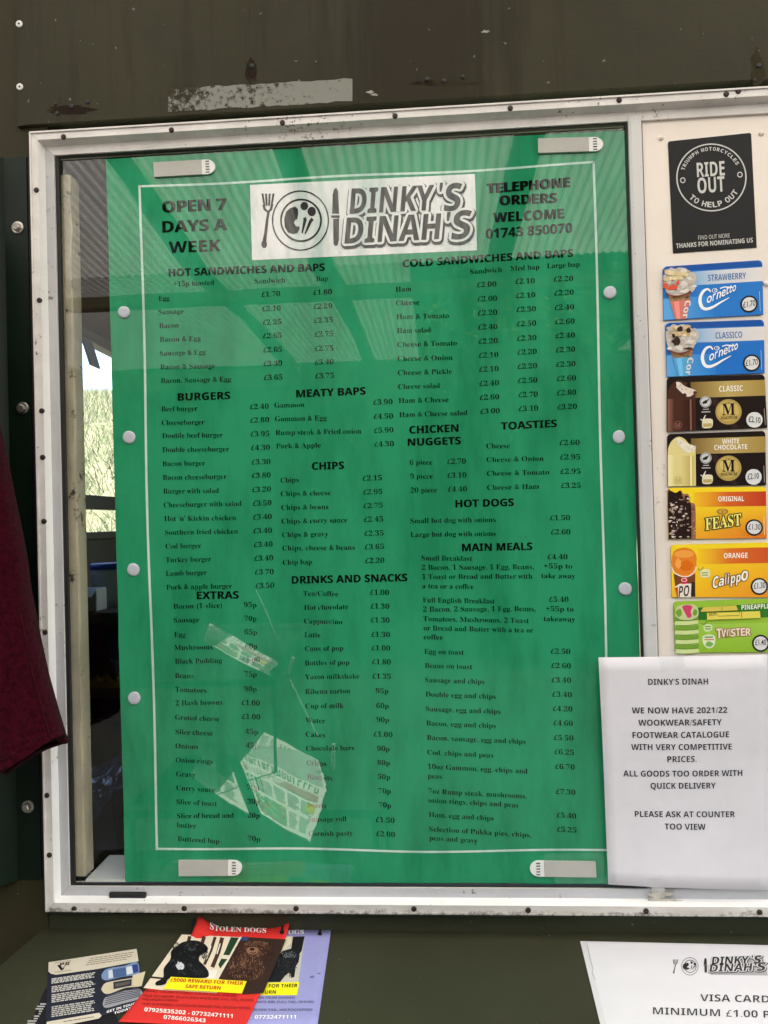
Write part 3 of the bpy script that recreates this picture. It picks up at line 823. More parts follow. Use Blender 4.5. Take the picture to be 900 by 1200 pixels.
# ------------------------------------------------------------------ awning over the counter
aw = empty('awning', (0.5, 0, 1.36), 'timber lean-to canopy with corrugated translucent sheets, mirrored in the window', 'canopy')
ZA, ZB_, YA = 1.46, 1.315, -1.55
def roofz(y): return ZA + (ZB_ - ZA) * (y / YA) if y > YA else ZB_ + 0.02 * (YA - y)
rf = MB()
N_ = 1700
xa, xb = -2.6, 3.4
def sheeting(xa_, xb_, y0, y1, mt):
    rf = MB()
    n = int((xb_ - xa_) / 0.0035)
    lp0, lp1 = [], []
    for i in range(n + 1):
        x = xa_ + (xb_ - xa_) * i / n
        dz = 0.0028 * math.sin(2 * math.pi * x / 0.028)
        lp0.append((x, y0, roofz(y0) + 0.05 + dz)); lp1.append((x, y1, roofz(y1) + 0.05 + dz))
    rf.add(lp0 + lp1, [(i, i + 1, n + 2 + i, n + 1 + i) for i in range(n)])
    rf.build('roof_sheet', mt, aw, True)
sheeting(xa, xb, -0.02, YA - 0.03, M_ROOFING)
sheeting(xa, 0.45, YA - 0.034, -3.3, M_ROOFDIM); sheeting(1.55, xb, YA - 0.034, -3.3, M_ROOFDIM)   # gap left in the outer bay to let sun onto the newspapers
def ra_(x, wd=0.05):
    m = MB()
    q = [(-0.02, roofz(-0.02)), (-3.3, roofz(-3.3))]
    m.hull([(x - wd / 2, q[0][0], q[0][1] - 0.025), (x + wd / 2, q[0][0], q[0][1] - 0.025), (x + wd / 2, q[0][0], q[0][1] + 0.035), (x - wd / 2, q[0][0], q[0][1] + 0.035)],
           [(x - wd / 2, q[1][0], q[1][1] - 0.025), (x + wd / 2, q[1][0], q[1][1] - 0.025), (x + wd / 2, q[1][0], q[1][1] + 0.035), (x - wd / 2, q[1][0], q[1][1] + 0.035)])
    return m.build('rafter', M_WOOD, aw)
for px1, py1 in ((140, 212), (352, 230), (618, 215)):
    p = mir_z(px1, py1, 1.36)
    ra_(p.x, 0.05)
for x in (-2.3, -1.5, 2.0, 2.8): ra_(x)
m = MB(); m.box((xa, YA - 0.05, ZB_ - 0.065), (xb, YA - 0.002, ZB_ - 0.0255))
m.box((xa, -3.35, ZB_ - 0.04), (xb, -3.30, ZB_ + 0.06)); m.build('beam', M_WOOD, aw)
for x in (-2.5, 3.3):
    m = MB(); m.box((x - 0.05, YA - 0.055, GZ), (x + 0.05, YA + 0.045, ZB_ - 0.067), 0.005); m.build('post', M_WOOD, aw)

# ================================================================== MENU POSTER
f0 = fW(-0.0010)
GREEN = (0.029, 0.315, 0.150, 1)
INK = (0.004, 0.008, 0.006, 1)
ps = Art(f0)
ps.sheet([(124, 186.5), (733.5, 152.5), (757, 1036), (147, 1033)], GREEN, 0.0, 0.0006, 24, 30, jag=0.5)
poster = tag(ps.build('menu_poster', M_LAM), 'large glossy green menu poster filling the serving window', 'poster')
# border with the slight waviness of the hung sheet
bo = Art(f0)
rs = random.Random(2)
def wavy(p, q, n, amp, ph, bow=0.0):
    out = []
    for i in range(n + 1):
        t = i / n
        a = p[0] + (q[0] - p[0]) * t; b_ = p[1] + (q[1] - p[1]) * t
        w_ = amp * math.sin(ph + t * 9) * math.sin(math.pi * t) + bow * math.sin(math.pi * t)
        if abs(q[0] - p[0]) > abs(q[1] - p[1]): b_ += w_
        else: a += w_
        out.append((a, b_))
    return out
BW = (0.62, 0.80, 0.72, 1)
bo.stroke(wavy((162, 218.5), (696.5, 190), 40, 1.8, 0.8, 2.2), 2.6, BW, 0.0003)
bo.stroke(wavy((163.5, 217), (184, 996), 40, 1.5, 0.3, 0.5), 2.8, BW, 0.0003)
bo.stroke(wavy((695.5, 189), (712.5, 997), 40, 1.2, 1.3, 2.2), 2.8, BW, 0.0003)
bo.stroke(wavy((183, 994.5), (713, 996), 40, 2.0, 2.2, 1.0), 2.6, BW, 0.0003)
bo.build('border_line', M_LAM, poster)

MN = Art(f0)
def T(art, crop, size, font, rows, offset=0.0, slope=None):
    x0, y0, s = crop
    for r in rows:
        t, a, b_, a1 = r[:4]
        a, b_, a1 = x0 + a / s, y0 + b_ / s, x0 + a1 / s
        if len(r) > 4 and r[4] is not None:
            b1 = y0 + r[4] / s
        else:
            sl_ = (609 - b_) / (900 * 6.6) * -1 if slope is None else slope
            b1 = b_ + sl_ * (a1 - a)
        art.text(t, (a, b_), (a1, b1), size, INK, 0.0003, font, offset)
cA, cB, cC, cD, cE, cF, c1 = (150, 180, 3), (440, 180, 3), (160, 440, 3.1034), (170, 680, 2.9032), (450, 480, 3.3333), (470, 740, 3.3333), (0, 0, 1)
HS = 12.2
def heads(crop, size, rows, together=False):
    art = None
    for r in rows:
        if art is None or not together: art = Art(f0)
        T(art, crop, size, 'sans', [r], 0.0)
        n0 = len(art.v)
        for k in range(n0): art.v.append(art.v[k] + Vector((0.00048, -0.00008, 0)))
        art.c += art.c[:n0]; art.fc += [tuple(i + n0 for i in f) for f in art.fc]
        if not together or r is rows[-1]: art.build('heading_lettering', M_LAM, poster)
heads(cA, 18.5, [('OPEN 7', 121, 208, 343, 197), ('DAYS A', 121, 278, 347, 268), ('WEEK', 144, 350, 325, 342)], True)
heads(cB, 15.5, [('TELEPHONE', 391, 140, 680, 117), ('ORDERS', 436, 182, 635, 172), ('WELCOME', 414, 242, 661, 227), ('01743 850070', 388, 299, 691, 277)], True)
heads(cA, HS, [('HOT SANDWICHES AND BAPS', 143, 432, 691, 412)])
heads(cB, HS, [('COLD SANDWICHES AND BAPS', 96, 400, 694, 362)])
heads(cC, HS, [('BURGERS', 150, 92, 340, 86), ('MEATY BAPS', 581, 80, 832, 69), ('CHIPS', 638, 343, 754, 340)])
heads(c1, HS, [('DRINKS AND SNACKS', 342, 684, 477, 681)])
heads(cD, HS, [('EXTRAS', 176, 64, 318, 62)])
heads(cE, HS, [('CHICKEN', 99, 94, 290, 86), ('NUGGETS', 93, 142, 299, 135), ('TOASTIES', 457, 79, 674, 68), ('HOT DOGS', 279, 382, 506, 376), ('MAIN MEALS', 305, 553, 578, 548)])
MS, OF = 8.7, -0.008
T(MN, cA, MS, 'serif', [('+15p toasted', 160, 467, 303, 461), ('Sandwich', 445, 457, 553, 453), ('Bap', 662, 449, 703, 447),
  ('Egg', 108, 518, 146), ('Sausage', 108, 566, 195), ('Bacon', 110, 614, 179), ('Bacon & Egg', 112, 662, 256, 658), ('Sausage & Egg', 113, 711, 273, 706), ('Bacon & Sausage', 114, 759, 306, 754), ('Bacon, Sausage & Egg', 116, 807, 363, 801)], OF)
T(MN, cA, MS, 'serif', [('£%s' % p, a, y, a + 65) for p, a, y in (('1.70', 470, 504), ('2.10', 472, 554), ('2.25', 474, 602), ('2.65', 475, 650), ('2.65', 476, 699), ('3.30', 477, 747), ('3.65', 478, 796),
  ('1.80', 652, 497), ('2.20', 653, 546), ('2.35', 655, 595), ('2.75', 656, 644), ('2.75', 657, 694), ('3.40', 658, 742), ('3.75', 659, 790))], OF)
T(MN, cB, MS, 'serif', [('Sandwich', 333, 424, 445, 416), ('Med bap', 475, 413, 576, 406), ('Large bap', 603, 404, 718, 397), ('Ham', 71, 486, 126), ('Cheese', 72, 534, 154), ('Ham & Tomato', 74, 582, 258, 578), ('Ham salad', 76, 631, 195, 628),
  ('Cheese & Tomato', 77, 680, 286, 674), ('Cheese & Onion', 78, 730, 271, 725), ('Cheese & Pickle', 79, 779, 269, 774), ('Cheese salad', 80, 828, 227, 824), ('Ham & Cheese', 82, 877, 257, 873), ('Ham & Cheese salad', 84, 927, 323, 919)], OF)
for cset in ((('2.00', 357, 470), ('2.00', 359, 520), ('2.20', 360, 569), ('2.40', 361, 619), ('2.20', 362, 669), ('2.10', 364, 718), ('2.10', 365, 767), ('2.40', 366, 817), ('2.60', 367, 866), ('3.00', 369, 915)),
             (('2.10', 492, 458), ('2.10', 494, 508), ('2.30', 496, 557), ('2.50', 497, 607), ('2.30', 498, 658), ('2.20', 499, 707), ('2.20', 500, 757), ('2.50', 501, 807), ('2.70', 503, 857), ('3.10', 504, 906)),
             (('2.20', 627, 450), ('2.20', 629, 499), ('2.40', 630, 550), ('2.60', 632, 600), ('2.40', 633, 649), ('2.30', 634, 699), ('2.30', 635, 750), ('2.60', 637, 800), ('2.80', 638, 850), ('3.20', 640, 900))):
    T(MN, cB, MS, 'serif', [('£' + p, a, y, a + 68, y - 2.5) for p, a, y in cset], OF)
T(MN, cC, MS, 'serif', [('Beef burger', 91, 131, 222, 129), ('Cheeseburger', 92, 181, 247, 178), ('Double beef burger', 94, 228, 314, 225), ('Double cheeseburger', 95, 279, 337, 276), ('Bacon burger', 95, 330, 250, 327),
  ('Bacon cheeseburger', 96, 380, 328, 376), ('Burger with salad', 98, 430, 300, 427), ('Cheeseburger with salad', 99, 480, 382, 474), ("Hot 'n' Kickin chicken", 101, 530, 362, 526), ('Southern fried chicken', 104, 580, 369, 575),
  ('Cod burger', 106, 630, 235, 627), ('Turkey burger', 107, 680, 272, 676), ('Lamb burger', 107, 729, 256, 725), ('Pork & apple burger', 109, 779, 348, 774),
  ('Gammon', 502, 117, 610, 115), ('Gammon & Egg', 504, 167, 692, 163), ('Rump steak & Fried onion', 506, 217, 817, 211), ('Pork & Apple', 508, 266, 670, 262),
  ('Chips', 524, 390, 590, 388), ('Chips & cheese', 525, 439, 707, 435), ('Chips & beans', 527, 489, 698, 486), ('Chips & curry sauce', 528, 539, 767, 534), ('Chips & gravy', 530, 588, 697, 585), ('Chips, cheese & beans', 531, 637, 794, 634), ('Chip bap', 532, 689, 638, 686)], OF)
T(MN, cC, MS, 'serif', [('£' + p, a, y, a + 68, y - 2) for p, a, y in (('2.40', 413, 123), ('2.80', 414, 172), ('3.95', 415, 222), ('4.30', 417, 272), ('3.30', 419, 324), ('3.80', 420, 373), ('3.20', 421, 424), ('3.50', 423, 474), ('3.40', 424, 524), ('3.40', 425, 574), ('3.40', 427, 624), ('3.40', 429, 674), ('3.70', 431, 724), ('3.50', 433, 774))], OF)
T(MN, c1, MS, 'serif', [('£' + p, a, y, a + 22.5, y - 0.6) for p, a, y in (('3.90', 437.5, 474.2), ('4.50', 438, 491), ('5.90', 438.5, 507.3), ('4.30', 439, 523.4), ('2.15', 425, 563.3), ('2.95', 425.5, 579.5), ('2.75', 426, 595.6), ('2.45', 426.5, 611.6), ('2.35', 427, 628), ('3.65', 427.5, 643.8), ('2.20', 428, 660))], OF)
T(MN, cD, MS, 'serif', [('Bacon (1 slice)', 97, 97, 262, 93), ('Sausage', 98, 144, 184, 142), ('Egg', 100, 192, 138), ('Mushrooms', 100, 237, 230, 235), ('Black Pudding', 102, 284, 262, 281), ('Beans', 102, 332, 166), ('Tomatoes', 103, 379, 209), ('2 Hash browns', 104, 426, 264, 423),
  ('Grated cheese', 103, 474, 253), ('Slice cheese', 104, 523, 231), ('Onions', 104, 571, 181), ('Onion rings', 105, 619, 230), ('Gravy', 106, 667, 172), ('Curry sauce', 107, 714, 238), ('Slice of toast', 107, 761, 245), ('Slice of bread and', 109, 810, 302, 808), ('butter', 109, 840, 174), ('Buttered bap', 112, 887, 253),
  ('95p', 337, 91, 379), ('70p', 339, 138, 379), ('65p', 339, 184, 381), ('60p', 340, 232, 382), ('£1.00', 330, 278, 391), ('75p', 338, 327, 380), ('90p', 338, 377, 380), ('£1.00', 329, 424, 391), ('£1.00', 330, 471, 392), ('45p', 341, 522, 384), ('45p', 343, 569, 385), ('70p', 346, 713, 388), ('30p', 348, 760, 390), ('20p', 350, 807, 390), ('70p', 350, 886, 392),
  ('Tea/Coffee', 538, 53, 658), ('Hot chocolate', 541, 101, 691, 98), ('Cappuccino', 541, 147, 671), ('Latte', 543, 193, 597), ('Cans of pop', 544, 241, 674, 239), ('Bottles of pop', 544, 290, 695, 287), ('Yazoo milkshake', 545, 337, 729, 334), ('Ribena carton', 545, 387, 698, 384), ('Cup of milk', 546, 436, 676, 434), ('Water', 546, 484, 613), ('Cakes', 547, 532, 613), ('Chocolate bars', 548, 580, 711, 578), ('Crisps', 550, 629, 617), ('Biscuits', 552, 677, 637), ('Sweets', 553, 772, 616), ('Sausage roll', 555, 822, 685, 820), ('Cornish pasty', 556, 870, 707, 868),
  ('£1.00', 766, 49, 830), ('£1.30', 768, 96, 831), ('£1.30', 768, 143, 832), ('£1.30', 770, 192, 833), ('£1.00', 771, 238, 834), ('£1.80', 773, 285, 836), ('£1.35', 774, 334, 836), ('95p', 785, 384, 828), ('60p', 787, 434, 829), ('90p', 788, 482, 830), ('£1.00', 778, 531, 842), ('90p', 790, 580, 832), ('80p', 791, 628, 833), ('50p', 792, 676, 834), ('70p', 794, 724, 836), ('70p', 796, 772, 837), ('£1.50', 785, 822, 849), ('£2.00', 787, 870, 850)], OF)
T(MN, cE, MS, 'serif', [('6 piece', 101, 216, 189), ('9 piece', 103, 270, 190), ('20 piece', 104, 324, 207), ('£2.70', 247, 212, 320), ('£3.10', 248, 266, 322), ('£4.40', 250, 320, 324), ('Cheese', 400, 152, 492), ('Cheese & Onion', 401, 205, 623, 200), ('Cheese & Tomato', 402, 259, 645, 253), ('Cheese & Ham', 403, 314, 606, 309),
  ('£2.60', 686, 139, 764), ('£2.95', 688, 195, 766), ('£2.95', 690, 251, 767), ('£3.25', 692, 306, 768), ('Small hot dog with onions', 103, 444, 436, 439), ('Large hot dog with onions', 104, 498, 437, 493), ('£1.50', 649, 432, 727), ('£2.60', 652, 487, 728),
  ('Small Breakfast', 147, 589, 344), ('2 Bacon, 1 Sausage, 1 Egg, Beans,', 148, 626, 585, 623), ('1 Toast or Bread and Butter with', 149, 662, 579, 660), ('a tea or a coffee', 150, 698, 350), ('£4.40', 639, 584, 717), ('+55p to', 625, 620, 735), ('take away', 615, 658, 747),
  ('Full English Breakfast', 152, 753, 432), ('2 Bacon, 2 Sausage, 1 Egg, Beans,', 153, 789, 592, 787), ('Tomatoes, Mushrooms, 2 Toast', 154, 826, 566), ('or Bread and Butter with a tea or', 155, 862, 583), ('coffee', 155, 897, 230), ('£5.40', 645, 750, 721), ('+55p to', 632, 787, 740), ('takeaway', 624, 826, 747)], OF)
T(MN, cF, MS, 'serif', [('Egg on toast', 91, 87, 245), ('Beans on toast', 93, 142, 278), ('Sausage and chips', 94, 198, 326), ('Double egg and chips', 96, 254, 370), ('Sausage, egg and chips', 97, 311, 388), ('Bacon, egg and chips', 99, 367, 370), ('Bacon, sausage, egg and chips', 101, 423, 487), ('Cod, chips and peas', 103, 481, 360), ('10oz Gammon, egg, chips and', 105, 536, 494), ('peas', 105, 573, 159), ('7oz Rump steak, mushrooms,', 107, 632, 491), ('onion rings, chips and peas', 107, 668, 458), ('Ham, egg and chips', 109, 724, 362), ('Selection of Pukka pies, chips,', 110, 780, 508), ('peas and gravy', 111, 815, 299)]
  + [('£' + p, a, y, a + 76) for p, a, y in (('2.50', 585, 86), ('2.60', 587, 142), ('3.40', 588, 198), ('3.40', 591, 254), ('4.20', 593, 310), ('4.60', 595, 366), ('5.50', 597, 423), ('6.25', 599, 479), ('6.70', 602, 536), ('7.30', 605, 634), ('5.40', 608, 726), ('5.25', 609, 781))], OF)
MN.build('menu_lettering', M_LAM, poster)

# the logo: white panel, fork, plate, knife and outlined lettering; k maps panel pixels to the sheet
def logo(art, mp, s, ink, hb=0.0006, paper=WHITE, lay=1.0):
    """mp: panel coordinate (crop of the photo) -> sheet coordinate; s: sheet units per panel pixel"""
    def q(x, y): return mp(x, y)
    def pol(pts, col, h): art.poly([q(*p) for p in pts], col, h)
    def st(pts, w, col, h):
        art.stroke([q(*p) for p in pts], [x * s for x in w] if isinstance(w, list) else w * s, col, h)
    # fork
    st([(108, 150), (103, 180), (97, 230), (92, 262)], [9, 9, 11, 14], ink, hb); art.disc(*q(92, 268), 10 * s, 14 * s, ink, hb + 0.00002)
    for x0_, x1_ in ((84, 91), (97, 99), (110, 108), (124, 117)):
        st([(x0_ + 2, 84), (x1_ + 2, 128)], 7, ink, hb)
    st([(90, 124), (94, 141), (107, 151), (117, 141), (121, 122)], 9, ink, hb + 0.00003)
    # plate
    ca, cb = q(224, 182)
    art.ring(ca, cb, 104 * s, 110 * s, 5 * s, ink, hb); art.ring(q(226, 181)[0], q(226, 181)[1], 76 * s, 79 * s, 6.5 * s, ink, hb)
    pol([(205, 131), (186, 137), (172, 150), (165, 175), (167, 205), (178, 224), (197, 231), (212, 228), (220, 215), (221, 204), (208, 203), (200, 190), (205, 180), (212, 176), (216, 158), (214, 140)], ink, hb)
    art.disc(*q(238, 129), 14 * s, 15 * s, ink, hb); art.disc(*q(265, 149), 15 * s, 17 * s, ink, hb)
    st([(237, 172), (241, 178), (230, 228)], [13, 12, 5], ink, hb); st([(269, 176), (262, 182), (241, 230)], [13, 12, 5], ink, hb)
    # knife
    pol([(339, 157), (341, 90), (346, 68), (354, 63), (361, 75), (364, 157)], ink, hb); pol([(336, 163), (366, 163), (366, 172), (336, 172)], ink, hb)
    pol([(343, 176), (364, 174), (364, 250), (360, 270), (352, 275), (344, 268)], ink, hb)
    # lettering, drawn three times: dark edge, white edge, dark letter
    ln = [('DINKY', (403, 157), (712, 143), 124), ("'", (731, 133), (744, 132), 120), ('S', (745, 150), (814, 142), 135), ('DINAH', (384, 266), (738, 249), 128), ("'", (757, 240), (772, 238), 120), ('S', (772, 253), (850, 244), 140)]
    lv = 0
    for wd, col in ((15, ink), (10, paper), (0, ink)):
        n = 14 if wd else 1
        for t, p0_, p1_, sz in ln:
            for k in range(n):
                th = 2 * math.pi * k / n
                dx, dy = (wd * math.cos(th), wd * math.sin(th)) if wd else (0, 0)
                if wd == 15: dx += 2; dy += 5
                lv += 1
                art.text(t, q(p0_[0] + dx, p0_[1] + dy), q(p1_[0] + dx, p1_[1] + dy), sz * s, col, hb + 0.00002 * lv * lay, 'sans', 0.0 if wd else 0.008, 0.14)
lg = Art(f0)
lg.poly([(293.0, 216.8), (556.5, 203.9), (559, 293.4), (295.5, 305)], (0.86, 0.86, 0.87, 1), 0.0003)
lgo = lg.build('logo_panel', M_LAM, poster)
la_ = Art(f0)
logo(la_, lambda x, y: (280 + x / 3.1034, 200 + y / 3.1034), 1 / 3.1034, (0.055, 0.052, 0.052, 1), paper=(0.86, 0.86, 0.87, 1), lay=0.35)
la_.build('logo_emblem', M_LAM, lgo)

# ------------------------------------------------------------------ fixings on the poster
def strip(quad, flip, label):
    """adhesive strip: grey foam with a white rounded pull tab with slots; quad TL TR BR BL in photo coordinates"""
    TL, TR, BR, BL = quad
    mid = lambda u, v: (TL[0] * (1 - u) * (1 - v) + TR[0] * u * (1 - v) + BR[0] * u * v + BL[0] * (1 - u) * v, TL[1] * (1 - u) * (1 - v) + TR[1] * u * (1 - v) + BR[1] * u * v + BL[1] * (1 - u) * v)
    F = lambda u: 1 - u if flip else u
    Yp = -0.0011
    def slab(uv, h, name, mt, parent=None, h0=0.0):
        pts = [at(*mid(F(u), v), Yp) for u, v in uv]
        m = MB(); m.hull([p + Vector((0, -h0, 0)) for p in pts], [p + Vector((0, -h, 0)) for p in pts])
        return m.build(name, mt, parent)
    body = slab([(0, 0), (0.78, 0), (0.78, 1), (0, 1)], 0.0034, 'adhesive_strip', M_STRIPG)
    tab = [(0.782, 0), (0.86, 0)] + [(0.86 + 0.14 * math.sin(R(t)), 0.5 - 0.5 * math.cos(R(t))) for t in range(15, 180, 15)] + [(0.86, 1), (0.782, 1)]
    tb = slab(tab, 0.003, 'pull_tab', M_STRIPW, body)
    for k in range(5):
        v = 0.13 + k * 0.185
        slab([(0.845, v - 0.03), (0.905, v - 0.03), (0.905, v + 0.03), (0.845, v + 0.03)], 0.0034, 'slot', M_BLACK, tb, 0.0031)
    return tag(body, label, 'adhesive strip', 'adhesive strips holding the menu poster')
strip(((180.5, 191.5), (252.5, 187.5), (253, 204.5), (181.5, 208.5)), False, 'grey adhesive strip with white tab above the opening hours on the poster')
strip(((630, 163.5), (706, 161.5), (706.5, 178), (630.5, 180.5)), False, 'grey adhesive strip with white tab above the telephone number on the poster')
strip(((210, 1007.5), (284, 1007.5), (284, 1025), (210.5, 1025.5)), False, 'grey adhesive strip with white tab below the buttered bap price')
strip(((620.5, 1008), (697.5, 1008.8), (698.5, 1026.8), (621, 1026)), True, 'grey adhesive strip with white tab pointing left, beside the white notice')
for px1, py1, rx_, lb in ((145.5, 366, 7.2, 'round white dot on the poster margin level with the bacon line, uppermost on the left'), (151.5, 512.5, 7.6, 'round white dot on the left poster margin level with double beef burger'),
                          (156.5, 667.5, 7.6, 'round white dot on the left poster margin level with lamb burger'), (157.5, 818, 7.6, 'round white dot on the left poster margin level with hash browns, lowest there'),
                          (714.5, 343, 7.2, 'round white dot on the right poster margin level with ham and cheese prices, uppermost there'), (725, 512, 7.4, 'round white dot on the right poster margin level with the toasties'),
                          (732.5, 690, 7.4, 'round white dot on the right poster margin level with full English breakfast')):
    p = at(px1, py1, -0.0011); r_ = rx_ * 0.00118
    t = MB()
    n = 20
    rn = random.Random(int(px1))
    sq = rn.uniform(0.9, 1.02); th0 = rn.uniform(0, 3)
    for_l = []
    for h_, k_ in ((0, 1.0), (0.0012, 1.0), (0.002, 0.93), (0.0024, 0.7), (0.0022, 0.2)):
        for_l.append([p + Vector((r_ * k_ * math.cos(2 * math.pi * i / n) * sq, -h_, r_ * k_ * math.sin(2 * math.pi * i / n) * (1 + 0.04 * math.sin(th0 + 4 * math.pi * i / n)))) for i in range(n)])
    t.loft(for_l)
    tag(t.build('fixing_dot', M_DOT, None, True), lb, 'fixing', 'round dots holding the poster edges')

# ================================================================== THE WHITE NOTICE
def fbow(Y, cx_, w_, amp):                  # paper that bows slightly off the wall
    def f(a, b_, h):
        u = (a - cx_) / w_
        return at(a, b_, Y) + Vector((0, -h - amp * (1 - u * u) - 0.0012 * math.sin(b_ / 41.0 + u), 0))
    return f
fn = fbow(-0.0125, 800, 100, 0.0035)
nt = Art(fn)
PAP = (0.745, 0.725, 0.76, 1)
nt.sheet([(701.5, 770.5), (898.5, 767), (901.5, 1042.5), (713, 1036.5)], PAP, 0.0, 0.0004, 16, 16)
notice = tag(nt.build('paper_notice', M_PAPER, None, True), 'white paper notice about workwear and footwear taped beside the menu poster', 'notice')
cN = (680, 750, 3.873)
for para in ((("DINKY'S DINAH", 305, 201, 575, 198),), (('WE NOW HAVE 2021/22', 231, 330, 662, 327), ('WOOKWEAR/SAFETY', 260, 385, 637, 382), ('FOOTWEAR CATALOGUE', 234, 441, 671, 438), ('WITH VERY COMPETITIVE', 228, 495, 684, 494), ('PRICES.', 391, 550, 523, 549), ('ALL GOODS TOO ORDER WITH', 193, 616, 734, 615), ('QUICK DELIVERY', 316, 671, 612, 671)), (('PLEASE ASK AT COUNTER', 246, 800, 700, 802), ('TOO VIEW', 381, 856, 566, 858))):
    tx = Art(fn)
    for t, a, y, a1, y1 in para:
        tx.text(t, (680 + a / 3.873, 750 + y / 3.873), (680 + a1 / 3.873, 750 + y1 / 3.873), 9.7, (0.02, 0.02, 0.03, 1), 0.0004, 'sans', -0.004)
    tx.build('notice_lettering', M_PAPER, notice)
for (q0, q1, q2, q3) in (((772, 762), (800, 761), (801, 785), (773, 786)), ((757, 1028), (774, 1028), (775, 1046), (758, 1046))):
    tp = Art(fn); tp.poly([q0, q1, q2, q3], WHITE, 0.0007); tp.build('sticky_tape', M_TAPE, notice)

# ================================================================== ROUND-BADGE STICKER
fs = fW(-0.0037)
SB = (0.013, 0.013, 0.014, 1); SW = (0.62, 0.62, 0.60, 1)
sk = Art(fs)
sk.sheet([(782.6, 166), (880, 155.8), (886.6, 290.3), (788.6, 297)], SB, 0.0006, 0.0006, round_top=(0.025, 0.72))
sticker = tag(sk.build('window_sticker', M_CARD), 'black sticker with white ring and ride out lettering on cream board', 'sticker')
s2 = Art(fs, up=(-0.05, -1))
cS = lambda x, y: (750 + x / 4, 130 + y / 4)
s2.ring(833.4, 208.3, 41.2, 39.8, 1.5, SW, 0.0009)
s2.text('RIDE', cS(267, 312), cS(397, 303), 23.5, SW, 0.0009, 'sans', 0.0)
s2.text('OUT', cS(270, 388), cS(397, 378), 25, SW, 0.0009, 'sans', 0.0)
s2.arc_text('TRIUMPH MOTORCYCLES', 833.4, 208.3, 32.5, 31.5, 166, 26, 6.0, SW, 0.0009)
s2.arc_text('TO HELP OUT', 833.4, 208.3, 36.2, 35, 222, 332, 9.2, SW, 0.0009, inside=True)
s2.ring(799.9, 211.6, 3.2, 3.4, 1.1, SW, 0.0009, 20); s2.ring(866.8, 205, 3.2, 3.4, 1.1, SW, 0.0009, 20)
s2.build('ring_badge', M_CARD, sticker)
s2 = Art(fs, up=(-0.05, -1))
s2.text('FIND OUT MORE', cS(272, 605), cS(420, 594), 6.6, SW, 0.0009, 'light')
s2.text('THANKS FOR NOMINATING US', cS(169, 645), cS(528, 617), 7.6, SW, 0.0009, 'sans')
s2.build('sticker_lettering', M_CARD, sticker)

# ================================================================== ICE CREAM PRICE CARDS
def quadmap(quad, Y):
    TL, TR, BR, BL = quad
    def f(u, v, h):
        a = TL[0] * (1 - u) * (1 - v) + TR[0] * u * (1 - v) + BR[0] * u * v + BL[0] * (1 - u) * v
        b_ = TL[1] * (1 - u) * (1 - v) + TR[1] * u * (1 - v) + BR[1] * u * v + BL[1] * (1 - u) * v
        return at(a, b_, Y) + Vector((0, -h, 0))
    return f
UV = [(0, 0), (1, 0), (1, 1), (0, 1)]
ASP = 1.78                                   # card width over height
TH = 0.0022
def card(quad, base, label, draw, badge, bcol=BLACK, edge=None):
    f = quadmap(quad, -0.0037)
    a = Art(f, up=(0, -1))
    a.sheet(UV, base, TH, TH, round_top=(0.04, ASP), edge=edge or tuple(x * 0.5 for x in base[:3]) + (1,))
    draw(a, TH)
    o = tag(a.build('price_card', M_CARD), label, 'price card', 'ice cream price cards on the cream board')
    b_ = Art(f, up=(0, -1))
    (bu, bv, br, txt, p0, p1, ringed) = badge
    if ringed:
        b_.disc(bu, bv, br, br * ASP, BLACK, TH + 0.0004); b_.disc(bu, bv, br * 0.8, br * 0.8 * ASP, WHITE, TH + 0.0005)
    else:
        b_.blob(bu, bv, br, br * ASP, WHITE, TH + 0.0004, 40, 0.015, 3)
    b_.text(txt, p0, p1, 0.155, BLACK, TH + 0.0007, 'plain', 0.004)
    b_.build('price_sticker', M_PAPER, o)
    return o
def curve(pts, n=8):                         # smooth line through points
    out = []
    for i in range(len(pts) - 1):
        p0, p1, p2, p3 = pts[max(i - 1, 0)], pts[i], pts[i + 1], pts[min(i + 2, len(pts) - 1)]
        for k in range(n):
            t = k / n
            out.append(tuple(0.5 * (2 * p1[d] + (p2[d] - p0[d]) * t + (2 * p0[d] - 5 * p1[d] + 4 * p2[d] - p3[d]) * t * t + (3 * p1[d] - p0[d] - 3 * p2[d] + p3[d]) * t ** 3) for d in (0, 1)))
    return out + [pts[-1]]
_rj = random.Random(77)
def cj(c, d):
    k = _rj.uniform(-d, d)
    return pc(*[max(0, min(255, x + k)) for x in c])
def sc3(c, k): return tuple(x * k for x in c[:3]) + (1,)
